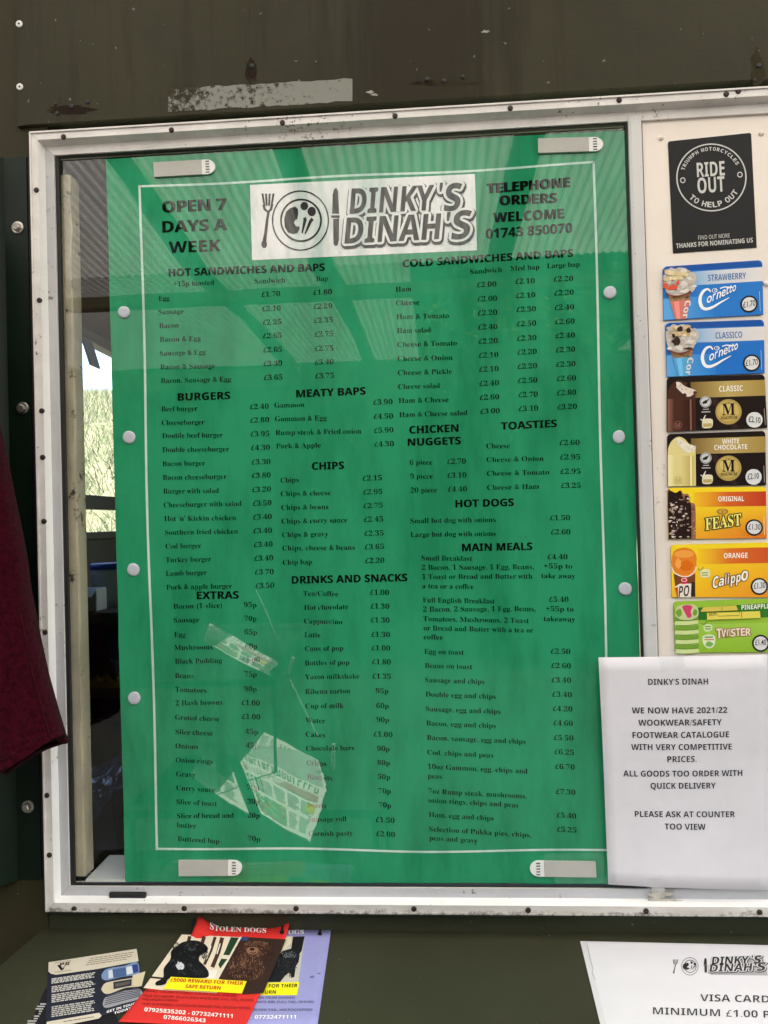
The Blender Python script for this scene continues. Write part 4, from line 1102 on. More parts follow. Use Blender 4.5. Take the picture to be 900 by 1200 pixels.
def draw_cone(title, t0, t1, bits, sauce, sleeve, seed):
    def d(a, h):
        e = 0.0001
        a.poly([(0.04, 0.004), (0.96, 0.004), (1, 0.075), (1, 0.11), (0, 0.11), (0, 0.075)], pc(25, 80, 160), h + e)
        a.grad(0.26, 0.13, 0.6, 0.385, pc(120, 175, 220), pc(205, 208, 216), h + e); a.grad(0.6, 0.13, 1, 0.385, pc(205, 208, 216), pc(222, 218, 218), h + e)
        a.grad(0.0, 0.6, 0.5, 0.995, pc(95, 165, 225), pc(40, 125, 205), h + e)
        a.text(title, (t0, 0.325), (t1, 0.325), 0.165, pc(40, 100, 165), h + 3 * e, 'sans', -0.01)
        w = pc(235, 240, 245)
        cpts = curve([(0.475, 0.53), (0.45, 0.475), (0.405, 0.50), (0.372, 0.60), (0.367, 0.71), (0.39, 0.81), (0.435, 0.84), (0.50, 0.805), (0.57, 0.735), (0.66, 0.655)])
        n = len(cpts)
        a.stroke(cpts, [0.008 + 0.026 * math.sin(math.pi * min(1, i / n * 1.05)) ** 0.7 for i in range(n)], w, h + 4 * e, ASP)
        for k, (ch, u0, u1, v, sz) in enumerate((('o', 0.435, 0.485, 0.735, 0.26), ('r', 0.49, 0.525, 0.70, 0.26), ('n', 0.53, 0.578, 0.67, 0.25), ('e', 0.583, 0.625, 0.635, 0.25), ('t', 0.63, 0.658, 0.60, 0.24), ('t', 0.662, 0.69, 0.575, 0.24), ('o', 0.693, 0.73, 0.555, 0.23))):
            a.text(ch, (u0, v), (u1, v - 0.03), sz, w, h + 5 * e, 'plain', 0.012, 0.2)
        a.stroke(curve([(0.57, 0.475), (0.61, 0.455), (0.66, 0.462), (0.70, 0.475)]), 0.012, w, h + 4 * e, ASP)
        a.ring(0.515, 0.505, 0.028, 0.04, 0.006, w, h + 4 * e, 20); a.ring(0.525, 0.505, 0.014, 0.022, 0.005, w, h + 6 * e, 16)
        # cone
        rn = random.Random(seed)
        a.poly([(0.03, 0.5), (0.275, 0.5), (0.255, 0.68), (0.075, 0.68)], pc(150, 115, 85), h + 6 * e)
        for k in range(26):
            u, v = rn.uniform(0.06, 0.26), rn.uniform(0.52, 0.67)
            a.blob(u, v, 0.012, 0.022, cj((165, 125, 90), 25), h + 7 * e, 7, 0.3, k)
        a.poly([(0.065, 0.66), (0.262, 0.645), (0.222, 0.998), (0.115, 0.998)], sleeve, h + 8 * e)
        a.poly([(0.1, 0.67), (0.155, 0.66), (0.165, 0.998), (0.13, 0.998)], tuple(min(1, x * 1.35 + 0.03) for x in sleeve[:3]) + (1,), h + 9 * e)
        a.text('Cor', (0.215, 0.665), (0.185, 0.985), 0.17, pc(225, 220, 220), h + 10 * e, 'sans', up=(0.5, -0.02))
        # cream
        cream = curve([(0.0, 0.17), (0.03, 0.1), (0.075, 0.03), (0.12, 0.06), (0.16, 0.04), (0.22, 0.06), (0.27, 0.13), (0.325, 0.18), (0.335, 0.27), (0.30, 0.38), (0.27, 0.50), (0.2, 0.555), (0.12, 0.565), (0.05, 0.53), (0.012, 0.42), (0.0, 0.3)], 4)
        a.poly(cream, pc(196, 186, 178), h + 11 * e)
        for k in range(70):
            u, v = rn.uniform(0.03, 0.3), rn.uniform(0.09, 0.5)
            c_ = cj(rn.choice([(205, 198, 192), (185, 172, 160), (214, 208, 200)]), 16)
            a.blob(u, v, rn.uniform(0.012, 0.04), rn.uniform(0.015, 0.05), c_, h + (12 + k * 0.1) * e, 9, 0.25, k)
        for k in range(16):
            u, v = rn.uniform(0.015, 0.24), rn.uniform(0.07, 0.25)
            a.blob(u, v, rn.uniform(0.018, 0.036), rn.uniform(0.02, 0.045), cj(bits[k % len(bits)], 18), h + (20 + k * 0.2) * e, 7, 0.3, k + 50)
        for (u, v, ru, rv) in sauce[1]:
            a.blob(u, v, ru, rv, sauce[0], h + (24 + u) * e, 12, 0.3, int(u * 99))
        a.stroke(curve([(0.02, 0.51), (0.07, 0.555), (0.14, 0.575), (0.21, 0.55), (0.27, 0.49)]), [0.012] * 33, pc(120, 55, 40), h + 25 * e, ASP)
        a.stroke([(0.965, 0.57), (0.968, 0.94)], 0.006, pc(150, 190, 225), h + 3 * e, ASP)
    return d
card([(776.3, 313.2), (892.3, 305.4), (893.8, 368.9), (777.2, 375.8)], pc(38, 118, 200), 'blue strawberry cone price card with pink paper sleeve, topmost of the column',
     draw_cone('STRAWBERRY', 0.452, 0.832, [(215, 195, 150), (225, 205, 165)], (pc(215, 85, 60), [(0.02, 0.37, 0.025, 0.06), (0.09, 0.41, 0.06, 0.05), (0.14, 0.33, 0.018, 0.04)]), pc(205, 120, 110), 1), (0.857, 0.795, 0.088, '£1.70', (0.797, 0.86), (0.92, 0.83), True))
card([(779.2, 379), (894.2, 375), (895.3, 437.3), (781, 442.2)], pc(36, 112, 198), 'blue classico cone price card with chocolate topped cream, second from top',
     draw_cone('CLASSICO', 0.505, 0.775, [(200, 170, 120), (60, 38, 26), (190, 160, 115), (215, 195, 160)], (pc(50, 32, 24), [(0.1, 0.36, 0.045, 0.08), (0.14, 0.13, 0.03, 0.05), (0.22, 0.49, 0.05, 0.015)]), pc(90, 165, 210), 2), (0.868, 0.805, 0.09, '£1.70', (0.805, 0.86), (0.928, 0.84), True))

def draw_bar(title, t_rows, skin, light, dark, inner, seed, white=False):
    def d(a, h):
        e = 0.0001
        GOLD = pc(178, 152, 86); GOLD2 = pc(215, 192, 120)
        a.grad(0.24, 0.10, 0.62, 0.395, pc(120, 95, 50), pc(190, 165, 100), h + e); a.grad(0.62, 0.10, 1.0, 0.395, pc(190, 165, 100), pc(165, 138, 72), h + e)
        a.poly([(0.42, 0.42), (0.5, 0.42), (0.72, 0.99), (0.66, 0.99)], pc(52, 36, 30), h + e)
        for (t, u0, u1, v, sz) in t_rows: a.text(t, (u0, v), (u1, v), sz, pc(240, 235, 225), h + 3 * e, 'sans')
        # bar with a bite out of its corner
        body = curve([(0.0, 0.998), (0.0, 0.42), (0.012, 0.24), (0.05, 0.12), (0.11, 0.06), (0.17, 0.1), (0.22, 0.2), (0.275, 0.24)], 5) + [(0.285, 0.3), (0.285, 0.5), (0.278, 0.998)]
        a.poly(body, skin, h + 4 * e)
        a.grad(0.005, 0.4, 0.07, 0.998, light, skin, h + 5 * e); a.grad(0.13, 0.42, 0.228, 0.998, skin, dark, h + 5 * e)
        a.grad(0.228, 0.42, 0.245, 0.998, light, light, h + 6 * e); a.grad(0.245, 0.42, 0.285, 0.998, dark, skin, h + 5 * e)
        a.poly(curve([(0.09, 0.09), (0.13, 0.1), (0.17, 0.16), (0.21, 0.2), (0.27, 0.24), (0.285, 0.29), (0.24, 0.36), (0.19, 0.36), (0.14, 0.28), (0.1, 0.2), (0.09, 0.09)], 4), inner, h + 7 * e)
        rn = random.Random(seed)
        for k in range(26):
            t = rn.random(); u = 0.1 + 0.17 * t + rn.uniform(-0.01, 0.015); v = 0.14 + 0.15 * t + rn.uniform(-0.03, 0.05)
            a.blob(u, v, 0.012, 0.02, sc3(inner, rn.uniform(0.74, 1.06)), h + (8 + 0.1 * k) * e, 7, 0.35, k)
        if not white:
            a.blob(0.175, 0.33, 0.02, 0.03, pc(70, 38, 28), h + 11 * e, 9, 0.3, 5); a.blob(0.28, 0.30, 0.02, 0.03, pc(92, 48, 36), h + 11 * e, 9, 0.3, 6); a.blob(0.175, 0.13, 0.03, 0.03, pc(80, 45, 34), h + 11 * e, 9, 0.3, 7)
        a.ring(0.105, 0.885, 0.042, 0.075, 0.005, dark if white else light, h + 7 * e, 30); a.text('M', (0.083, 0.93), (0.127, 0.93), 0.12, dark if white else light, h + 8 * e, 'sans')
        # seals
        a.disc(0.388, 0.475, 0.058, 0.105, pc(205, 205, 205), h + 4 * e); a.ring(0.388, 0.475, 0.053, 0.096, 0.005, pc(70, 70, 70), h + 5 * e, 30)
        a.blob(0.385, 0.48, 0.026, 0.03, pc(35, 35, 35), h + 6 * e, 9, 0.4, 4); a.stroke([(0.36, 0.51), (0.42, 0.43)], 0.012, pc(35, 35, 35), h + 7 * e, ASP)
        a.rect(0.36, 0.605, 0.42, 0.62, pc(190, 190, 190), h + 4 * e); a.rect(0.345, 0.65, 0.435, 0.672, pc(170, 170, 170), h + 4 * e)
        a.poly(curve([(0.355, 0.8), (0.40, 0.785), (0.45, 0.8), (0.458, 0.87), (0.445, 0.95), (0.4, 0.965), (0.355, 0.95), (0.348, 0.87), (0.355, 0.8)], 4), pc(225, 215, 185), h + 4 * e)
        a.rect(0.36, 0.875, 0.445, 0.935, pc(185, 165, 105), h + 5 * e); a.stroke([(0.335, 0.79), (0.355, 0.83), (0.385, 0.72)], [0.012, 0.018, 0.008], pc(230, 225, 210), h + 6 * e, ASP)
        # gold roundel
        a.disc(0.618, 0.675, 0.132, 0.236, GOLD, h + 3 * e); a.disc(0.612, 0.66, 0.11, 0.19, pc(200, 174, 98), h + 4 * e); a.disc(0.6, 0.62, 0.07, 0.1, GOLD2, h + 5 * e)
        a.text('M', (0.553, 0.735), (0.683, 0.735), 0.315, pc(25, 18, 14), h + 7 * e, 'serif', 0.004)
        a.text('MAGNUM', (0.535, 0.815), (0.702, 0.808), 0.085, pc(45, 32, 22), h + 7 * e, 'serif')
        a.ring(0.605, 0.51, 0.016, 0.02, 0.005, pc(90, 70, 35), h + 7 * e, 16); a.ring(0.63, 0.51, 0.016, 0.02, 0.005, pc(90, 70, 35), h + 8 * e, 16)
        a.stroke([(0.978, 0.64), (0.982, 0.95)], 0.007, pc(150, 145, 140), h + 3 * e, ASP)
    return d
DARKC = pc(30, 20, 18)
card([(781.2, 442.6), (895.2, 439.2), (898.2, 501.4), (781.2, 506.3)], DARKC, 'black and gold classic choc ice price card showing a bitten brown bar',
     draw_bar('CLASSIC', [('CLASSIC', 0.528, 0.77, 0.295, 0.145)], pc(72, 42, 32), pc(140, 95, 78), pc(48, 26, 20), pc(225, 212, 200), 1), (0.875, 0.845, 0.082, '£2.10', (0.815, 0.875), (0.935, 0.91), False))
card([(781.6, 508.8), (896, 505.2), (897, 568.6), (782, 570.2)], DARKC, 'black and gold white chocolate price card showing a bitten cream bar',
     draw_bar('WHITE', [('WHITE', 0.557, 0.73, 0.215, 0.125), ('CHOCOLATE', 0.475, 0.812, 0.325, 0.125)], pc(222, 208, 140), pc(240, 230, 180), pc(196, 176, 100), pc(232, 226, 206), 2, True), (0.872, 0.845, 0.082, '£2.10', (0.81, 0.89), (0.925, 0.875), False))
def outlined(a, t, p0, p1, size, ca, cb, h, wd, font='sans', shear=0.0, asp=ASP):
    for k in range(10):
        th = 2 * math.pi * k / 10
        dx, dy = wd * math.cos(th), wd * asp * math.sin(th)
        a.text(t, (p0[0] + dx, p0[1] + dy), (p1[0] + dx, p1[1] + dy), size, ca, h + 0.00002 * k, font, 0, shear)
    a.text(t, p0, p1, size, cb, h + 0.0003, font, 0.004, shear)
YEL = pc(245, 212, 40)
def draw_feast(a, h):
    e = 0.0001
    a.poly([(0.0, 0.38), (1, 0.38), (1, 0.998), (0, 0.998)], None, h + e, [YEL, pc(245, 190, 40), pc(222, 110, 40), pc(240, 180, 40)])
    a.grad(0.27, 0.09, 0.6, 0.375, pc(240, 190, 40), pc(215, 100, 40), h + 2 * e); a.grad(0.6, 0.09, 1, 0.375, pc(215, 100, 40), pc(190, 60, 36), h + 2 * e)
    a.text('ORIGINAL', (0.512, 0.275), (0.775, 0.275), 0.135, pc(245, 240, 225), h + 3 * e, 'sans')
    body = curve([(0.0, 0.998), (0.0, 0.1), (0.03, 0.06), (0.08, 0.1), (0.13, 0.05), (0.16, 0.12), (0.21, 0.13), (0.225, 0.28), (0.27, 0.32), (0.28, 0.5), (0.275, 0.998)], 3)
    a.poly(body, pc(150, 105, 80), h + 3 * e)
    a.poly(curve([(0.003, 0.996), (0.0, 0.12), (0.03, 0.06), (0.08, 0.1), (0.13, 0.06), (0.155, 0.2), (0.2, 0.3), (0.235, 0.34), (0.232, 0.996)], 3), pc(40, 24, 22), h + 4 * e)
    a.blob(0.195, 0.21, 0.026, 0.06, pc(48, 28, 24), h + 4.5 * e, 12, 0.2, 2)
    rn = random.Random(8)
    for k in range(110):
        u, v = rn.uniform(0.01, 0.225), rn.uniform(0.14, 0.98)
        a.blob(u, v, rn.uniform(0.004, 0.02), rn.uniform(0.006, 0.03), pc(*rn.choice([(66, 42, 36), (28, 16, 16), (52, 32, 28), (180, 160, 150), (150, 125, 110)])) if k % 3 else pc(215, 200, 190), h + (5 + 0.03 * k) * e, 6, 0.4, k) if (k % 3 or rn.random() < 0.7) else None
    for k in range(30):
        u, v = rn.uniform(0.24, 0.272), rn.uniform(0.35, 0.98)
        a.blob(u, v, 0.008, 0.016, pc(*rn.choice([(180, 135, 105), (130, 85, 62), (200, 160, 130)])), h + 9 * e, 6, 0.4, k)
    outlined(a, 'FEAST', (0.375, 0.83), (0.74, 0.74), 0.33, pc(60, 52, 40), pc(250, 232, 120), h + 4 * e, 0.012, 'serif')
    a.ring(0.552, 0.47, 0.058, 0.055, 0.01, pc(150, 120, 70), h + 8 * e, 26); a.ring(0.535, 0.475, 0.03, 0.035, 0.009, pc(160, 130, 80), h + 9 * e, 20); a.ring(0.57, 0.475, 0.03, 0.035, 0.009, pc(160, 130, 80), h + 10 * e, 20)
    a.stroke([(0.972, 0.58), (0.976, 0.94)], 0.006, pc(245, 210, 160), h + 3 * e, ASP)
card([(781.8, 571.8), (896.6, 570.4), (897.8, 630.6), (782.8, 631.8)], YEL, 'yellow and orange original lolly price card with dark nutty chocolate bar', draw_feast, (0.872, 0.79, 0.09, '£1.30', (0.812, 0.825), (0.935, 0.835), True))
def draw_tube(a, h):
    e = 0.0001
    a.poly([(0.0, 0.38), (1, 0.38), (1, 0.998), (0, 0.998)], None, h + e, [YEL, pc(245, 185, 40), pc(232, 140, 40), pc(245, 190, 40)])
    a.grad(0.27, 0.09, 0.6, 0.375, pc(244, 200, 40), pc(218, 110, 42), h + 2 * e); a.grad(0.6, 0.09, 1, 0.375, pc(218, 110, 42), pc(205, 85, 40), h + 2 * e)
    a.text('ORANGE', (0.532, 0.275), (0.772, 0.275), 0.135, pc(245, 240, 225), h + 3 * e, 'sans')
    a.poly(curve([(0.0, 0.33), (0.02, 0.15), (0.07, 0.08), (0.14, 0.06), (0.21, 0.1), (0.25, 0.2), (0.255, 0.34), (0.235, 0.55), (0.15, 0.6), (0.06, 0.57), (0.02, 0.5), (0.0, 0.33)], 5), pc(228, 130, 40), h + 3 * e)
    a.blob(0.13, 0.18, 0.10, 0.075, pc(238, 160, 70), h + 4 * e, 20, 0.06, 1); a.blob(0.15, 0.4, 0.07, 0.1, pc(218, 108, 24), h + 4 * e, 16, 0.1, 2); a.blob(0.07, 0.36, 0.03, 0.1, pc(240, 165, 80), h + 4.5 * e, 12, 0.2, 3)
    a.poly([(0.02, 0.56), (0.24, 0.55), (0.235, 0.998), (0.05, 0.998)], pc(120, 70, 35), h + 2.5 * e)
    a.stroke(curve([(0.0, 0.42), (0.03, 0.53), (0.1, 0.6), (0.17, 0.6), (0.23, 0.52), (0.25, 0.42)]), 0.012, pc(240, 225, 205), h + 6 * e, ASP)
    a.poly([(0.03, 0.8), (0.08, 0.74), (0.22, 0.74), (0.235, 0.998), (0.05, 0.998)], pc(235, 225, 215), h + 4 * e)
    a.poly([(0.09, 0.63), (0.16, 0.62), (0.165, 0.74), (0.1, 0.75)], pc(205, 50, 70), h + 5 * e); a.ring(0.125, 0.67, 0.03, 0.035, 0.008, pc(245, 215, 215), h + 6 * e, 16)
    a.text('PO', (0.065, 0.99), (0.175, 0.97), 0.28, pc(70, 58, 45), h + 5 * e, 'sans', shear=0.2); a.poly([(0.2, 0.7), (0.235, 0.72), (0.235, 0.99), (0.19, 0.99)], pc(50, 40, 30), h + 6 * e); a.poly([(0.03, 0.82), (0.06, 0.8), (0.06, 0.998), (0.05, 0.998)], pc(200, 80, 30), h + 6 * e)
    a.poly(curve([(0.29, 0.5), (0.34, 0.47), (0.385, 0.49), (0.39, 0.6), (0.345, 0.635), (0.295, 0.61), (0.29, 0.5)], 4), pc(228, 225, 175), h + 3 * e); a.rect(0.305, 0.53, 0.37, 0.548, pc(120, 160, 80), h + 4 * e); a.rect(0.305, 0.575, 0.37, 0.592, pc(120, 160, 80), h + 4 * e)
    a.stroke([(0.27, 0.46), (0.29, 0.5), (0.325, 0.43)], 0.01, pc(120, 160, 70), h + 4 * e, ASP)
    for ch, u0, u1, v, sz in (('C', 0.415, 0.475, 0.83, 0.29), ('a', 0.475, 0.53, 0.795, 0.25), ('l', 0.54, 0.556, 0.77, 0.26), ('i', 0.566, 0.584, 0.755, 0.24), ('p', 0.595, 0.645, 0.745, 0.24), ('p', 0.65, 0.70, 0.725, 0.24), ('o', 0.705, 0.775, 0.70, 0.32)):
        outlined(a, ch, (u0, v), (u1, v - 0.02), sz, pc(120, 70, 30), pc(248, 240, 225), h + 4 * e, 0.009, 'sans', 0.15)
card([(785.6, 638.4), (901.5, 635.4), (901.5, 699.8), (787, 699.8)], YEL, 'yellow price card with an orange ice tube lolly, above the green one', draw_tube, (0.89, 0.80, 0.088, '£1.30', (0.832, 0.845), (0.95, 0.825), True))
LIME = pc(150, 192, 62)
def draw_twist(a, h):
    e = 0.0001
    a.grad(0.0, 0.45, 1, 0.998, pc(160, 200, 78), pc(140, 182, 50), h + e, True)
    a.poly([(0.25, 0.13), (1, 0.08), (1, 0.345), (0.25, 0.37)], pc(52, 120, 42), h + 2 * e)
    a.text('PINEAPPLE,', (0.7, 0.195), (1.0, 0.18), 0.125, pc(240, 242, 225), h + 3 * e, 'sans')
    G1, G2 = pc(118, 160, 58), pc(205, 220, 150)
    for k in range(8):
        v = 0.96 - 0.092 * k
        a.poly(curve([(0.0, v + 0.03), (0.02, v - 0.04), (0.12, v - 0.06), (0.235, v - 0.035), (0.245, v + 0.02), (0.22, v + 0.055), (0.12, v + 0.065), (0.02, v + 0.06), (0.0, v + 0.03)], 4), G2 if k % 2 == 0 else G1, h + (3 + k) * e)
        a.stroke(curve([(0.01, v + 0.05), (0.12, v + 0.062), (0.235, v + 0.04)]), 0.006, pc(88, 125, 40), h + (3.5 + k) * e, ASP)
    a.poly(curve([(0.01, 0.28), (0.02, 0.12), (0.07, 0.07), (0.15, 0.06), (0.22, 0.08), (0.25, 0.18), (0.24, 0.3), (0.16, 0.36), (0.07, 0.35), (0.01, 0.28)], 4), pc(198, 205, 150), h + 12 * e)
    a.poly(curve([(0.08, 0.1), (0.13, 0.07), (0.19, 0.1), (0.17, 0.2), (0.18, 0.29), (0.14, 0.32), (0.11, 0.22), (0.08, 0.1)], 4), pc(205, 70, 105), h + 13 * e)
    a.blob(0.05, 0.22, 0.03, 0.08, G1, h + 13 * e, 10, 0.2, 3); a.blob(0.215, 0.22, 0.025, 0.06, G1, h + 13 * e, 10, 0.2, 4)
    a.poly(curve([(0.3, 0.47), (0.34, 0.45), (0.385, 0.47), (0.39, 0.56), (0.345, 0.6), (0.305, 0.57), (0.3, 0.47)], 4), pc(205, 222, 165), h + 3 * e); a.rect(0.315, 0.49, 0.375, 0.508, pc(100, 150, 70), h + 4 * e); a.rect(0.315, 0.535, 0.375, 0.552, pc(100, 150, 70), h + 4 * e); a.stroke([(0.285, 0.43), (0.305, 0.47), (0.335, 0.4)], 0.01, pc(90, 140, 60), h + 4 * e, ASP)
    a.poly(curve([(0.29, 0.68), (0.35, 0.65), (0.41, 0.68), (0.42, 0.78), (0.4, 0.88), (0.355, 0.92), (0.31, 0.88), (0.285, 0.78), (0.29, 0.68)], 4), pc(218, 228, 190), h + 3 * e); a.rect(0.305, 0.74, 0.405, 0.76, pc(205, 110, 90), h + 4 * e); a.rect(0.31, 0.69, 0.395, 0.715, pc(90, 150, 70), h + 4 * e); a.blob(0.355, 0.84, 0.04, 0.05, pc(120, 175, 85), h + 4 * e, 10, 0.2, 2)
    for ch, u0, u1, v, sz in (('T', 0.43, 0.49, 0.73, 0.26), ('W', 0.485, 0.56, 0.71, 0.21), ('I', 0.565, 0.578, 0.69, 0.19), ('S', 0.582, 0.63, 0.70, 0.2), ('T', 0.632, 0.68, 0.69, 0.2), ('E', 0.685, 0.73, 0.69, 0.2), ('R', 0.735, 0.79, 0.69, 0.2)):
        outlined(a, ch, (u0, v), (u1, v - 0.01), sz, pc(150, 120, 60), pc(242, 220, 205), h + 4 * e, 0.008, 'sans')
tw = card([(788.8, 704.9), (901.7, 701.2), (903, 764), (790.8, 764.6)], LIME, 'lime green price card with a green and cream twisted lolly, lowest of the column', draw_twist, (0.89, 0.83, 0.09, '£1.40', (0.832, 0.865), (0.945, 0.865), True))
yt = Art(quadmap([(788.8, 704.9), (901.7, 701.2), (903, 764), (790.8, 764.6)], -0.0037), up=(0, -1))
YT, YT2, YL = pc(228, 212, 90), pc(214, 194, 84), pc(120, 100, 40)
yt.poly([(0.27, 0.21), (0.3, 0.125), (0.64, 0.105), (0.66, 0.19), (0.64, 0.2), (0.5, 0.205)], YT2, TH + 0.0016); yt.poly([(0.335, 0.235), (0.885, 0.225), (0.89, 0.355), (0.335, 0.365)], YT, TH + 0.0019)
yt.stroke([(0.49, 0.12), (0.49, 0.2)], 0.004, YL, TH + 0.0021, ASP); yt.stroke([(0.69, 0.2), (0.695, 0.345)], 0.006, YL, TH + 0.0021, ASP)
yt.stroke([(0.45, 0.27), (0.45, 0.3), (0.67, 0.295), (0.67, 0.21)], 0.005, YL, TH + 0.0021, ASP)
yt.text('BEIRI', (0.36, 0.29), (0.44, 0.285), 0.11, YL, TH + 0.0021, 'plain')
yt.build('yellow_tape', M_CARD, tw)

# ================================================================== PAPERS ON THE COUNTER
def fC(base_h=0.0, curls=(), wave=0.0):
    def f(a, b_, h):
        p = atz(a, b_, zc)
        lift = 0.0
        for (ca, cb, rad, amp, pw) in curls:
            dd = math.hypot(a - ca, (b_ - cb) * 1.6)
            if dd < rad: lift += amp * (1 - dd / rad) ** pw
        lift += wave * (1 + math.sin(a * 0.09) * math.cos(b_ * 0.07))
        return p + Vector((0, 0, base_h + h + lift))
    return f
def lines(art, p0, p1, drop, n, w, col, h, seed, ragged=0.25, asp=1.0):
    """rows of small illegible print, broken into word-length dashes"""
    rn = random.Random(seed)
    for k in range(n):
        t = k / max(1, n - 1) if n > 1 else 0
        ox, oy = drop[0] * t, drop[1] * t
        u = 0.0
        end = 1 - rn.random() * ragged
        while u < end:
            l = rn.uniform(0.04, 0.13)
            e_ = min(end, u + l)
            art.stroke([(p0[0] + (p1[0] - p0[0]) * u + ox, p0[1] + (p1[1] - p0[1]) * u + oy), (p0[0] + (p1[0] - p0[0]) * e_ + ox, p0[1] + (p1[1] - p0[1]) * e_ + oy)], w, col, h)
            u = e_ + 0.018
def fur(art, a, b_, ra, rb2, cols, n, ln, h, seed, ang=None):
    rn = random.Random(seed)
    for k in range(n):
        th = rn.uniform(0, 2 * math.pi); r = math.sqrt(rn.random())
        x, y = a + ra * r * math.cos(th), b_ + rb2 * r * math.sin(th)
        t2 = rn.uniform(-0.9, 0.9) + (math.pi / 2 if ang is None else ang)
        dx, dy = ln * math.cos(t2) * rn.uniform(0.5, 1.2), ln * math.sin(t2) * rn.uniform(0.5, 1.2)
        art.poly([(x - dy * 0.14, y + dx * 0.14), (x + dy * 0.14, y - dx * 0.14), (x + dx, y + dy)], rn.choice(cols), h + k * 0.0000004)
RED = pc(212, 50, 46); LIL = pc(150, 150, 202); YB2 = pc(250, 232, 30); RDT = pc(190, 40, 30)
# lilac flyer, under the red one
fl_ = fC(0.0006)
lf = Art(fl_)
lf.sheet([(284, 1087), (388.5, 1087), (372, 1203), (242, 1206)], LIL, 0.0, 0.0003, 10, 10)
lilac = tag(lf.build('flyer', M_PAPER, None, True), 'lilac stolen dogs flyer lying beneath the red one on the counter', 'flyer', 'stolen dogs flyers on the counter')
l2 = Art(fl_)
cL = lambda x, y: (250 + x / 6, 1065 + y / 6)
l2.poly([cL(300, 200), cL(642, 198), cL(598, 522), cL(200, 522)], pc(190, 185, 175), 0.0002)
l2.poly([cL(560, 200), cL(642, 198), cL(622, 300), cL(600, 330), cL(545, 300)], pc(25, 25, 24), 0.00025)
l2.poly([cL(500, 200), cL(545, 200), cL(550, 240), cL(500, 300), cL(480, 300)], pc(215, 205, 180), 0.00026)
BK = [pc(20, 20, 22), pc(34, 36, 40), pc(64, 68, 76), pc(12, 12, 13), pc(14, 14, 16)]
l2.poly([cL(*q) for q in ((460, 330), (490, 300), (545, 285), (590, 300), (608, 330), (600, 380), (580, 410), (570, 485), (548, 492), (540, 450), (510, 470), (470, 520), (380, 520), (390, 430))], pc(24, 26, 29), 0.0003)
fur(l2, *cL(510, 400), 12, 14, BK, 160, 3.0, 0.00034, 3)
fur(l2, *cL(535, 325), 9, 4, [pc(120, 125, 132), pc(80, 86, 95), pc(165, 168, 172)], 50, 2.4, 0.00045, 4)
l2.poly([cL(345, 525), cL(606, 521), cL(588, 612), cL(330, 614)], YB2, 0.0003)
l2.text('FOR THEIR', cL(388, 561), cL(590, 558), 5.6, BLACK, 0.0006, 'sans', 0, 0.15); l2.text('URN', cL(362, 605), cL(443, 603), 5.6, BLACK, 0.0006, 'sans', 0, 0.15)
l2.text('OGS', cL(528, 186), cL(637, 184), 7.2, pc(240, 240, 240), 0.0006, 'serif')
l2.text('STOLEN FROM GARDEN', cL(250, 640), cL(572, 638), 3.6, pc(40, 40, 60), 0.0006, 'light'); l2.text('BLACK WITH WHITE BIB, FULL TAIL, SPAYED', cL(100, 670), cL(707, 668), 3.6, pc(40, 40, 60), 0.0006, 'light'); l2.text('CHOCOLATE DOCKED TAIL, MICROCHIPPED', cL(60, 725), cL(697, 724), 3.6, pc(40, 40, 60), 0.0006, 'light')
l2.text('- 07732471111', cL(262, 781), cL(583, 780), 6.0, pc(245, 245, 248), 0.0006, 'sans', 0, 0.1)
def pin(art, x, y, col, h):                  # small printed pointing hand mark
    art.poly([(x - 1, y - 5), (x + 1.6, y - 5.5), (x + 1.2, y - 2), (x + 2.6, y + 0.5), (x + 1.8, y + 2), (x + 0.4, y + 2.4), (x - 2.6, y + 1.8), (x - 3, y - 0.5), (x - 1.6, y - 1.4)], col, h)
pin(l2, 375, 1095, BLACK, 0.0006)
l2.blob(365.5, 1146, 2.4, 1.4, pc(105, 105, 150), 0.0005, 9, 0.4, 2); l2.blob(374, 1142, 2, 1, pc(110, 110, 150), 0.0005, 9, 0.4, 3)
l2.build('flyer_print', M_PAPER, lilac)

# red flyer with curled corners
fr_ = fC(0.0026, ((234, 1087, 24, 0.019, 1.5), (341, 1087, 22, 0.011, 1.5)))
rfA = Art(fr_)
rfA.sheet([(234, 1087), (341, 1087), (287, 1207), (139, 1200)], RED, 0.0, 0.0003, 26, 26)
redf = tag(rfA.build('flyer', M_PAPER, None, True), 'red stolen dogs flyer with a curled corner lying on the counter', 'flyer', 'stolen dogs flyers on the counter')
r2 = Art(fr_)
cR = lambda x, y: (140 + x / 6.43, 1065 + y / 6.43)
c3 = cL
def bilin(quad, u, v):
    TL, TR, BR, BL = quad
    return (TL[0] * (1 - u) * (1 - v) + TR[0] * u * (1 - v) + BR[0] * u * v + BL[0] * (1 - u) * v, TL[1] * (1 - u) * (1 - v) + TR[1] * u * (1 - v) + BR[1] * u * v + BL[1] * (1 - u) * v)
e = 0.0002
r2.poly([cR(470, 210), cR(925, 232), cR(735, 655), cR(330, 632), cR(182, 615)], pc(226, 212, 190), 2 * e)
for p in ((530, 225, 490, 330, 26), (640, 228, 560, 420, 26), (722, 230, 640, 440, 22), (775, 235, 700, 460, 30)):
    r2.stroke([cR(p[0], p[1]), cR((p[0] + p[2]) / 2 + 8, (p[1] + p[3]) / 2), cR(p[2], p[3])], p[4] / 6.43, pc(70, 48, 38), 3 * e)
r2.poly([cR(840, 232), cR(900, 236), cR(812, 400), cR(760, 470), cR(745, 440), cR(800, 330)], pc(35, 62, 38), 3 * e)
r2.poly([cR(760, 365), cR(835, 372), cR(820, 400), cR(750, 395)], pc(220, 208, 190), 4 * e)
r2.stroke([cR(235, 535), cR(330, 545)], 2.2, pc(40, 32, 28), 3 * e)
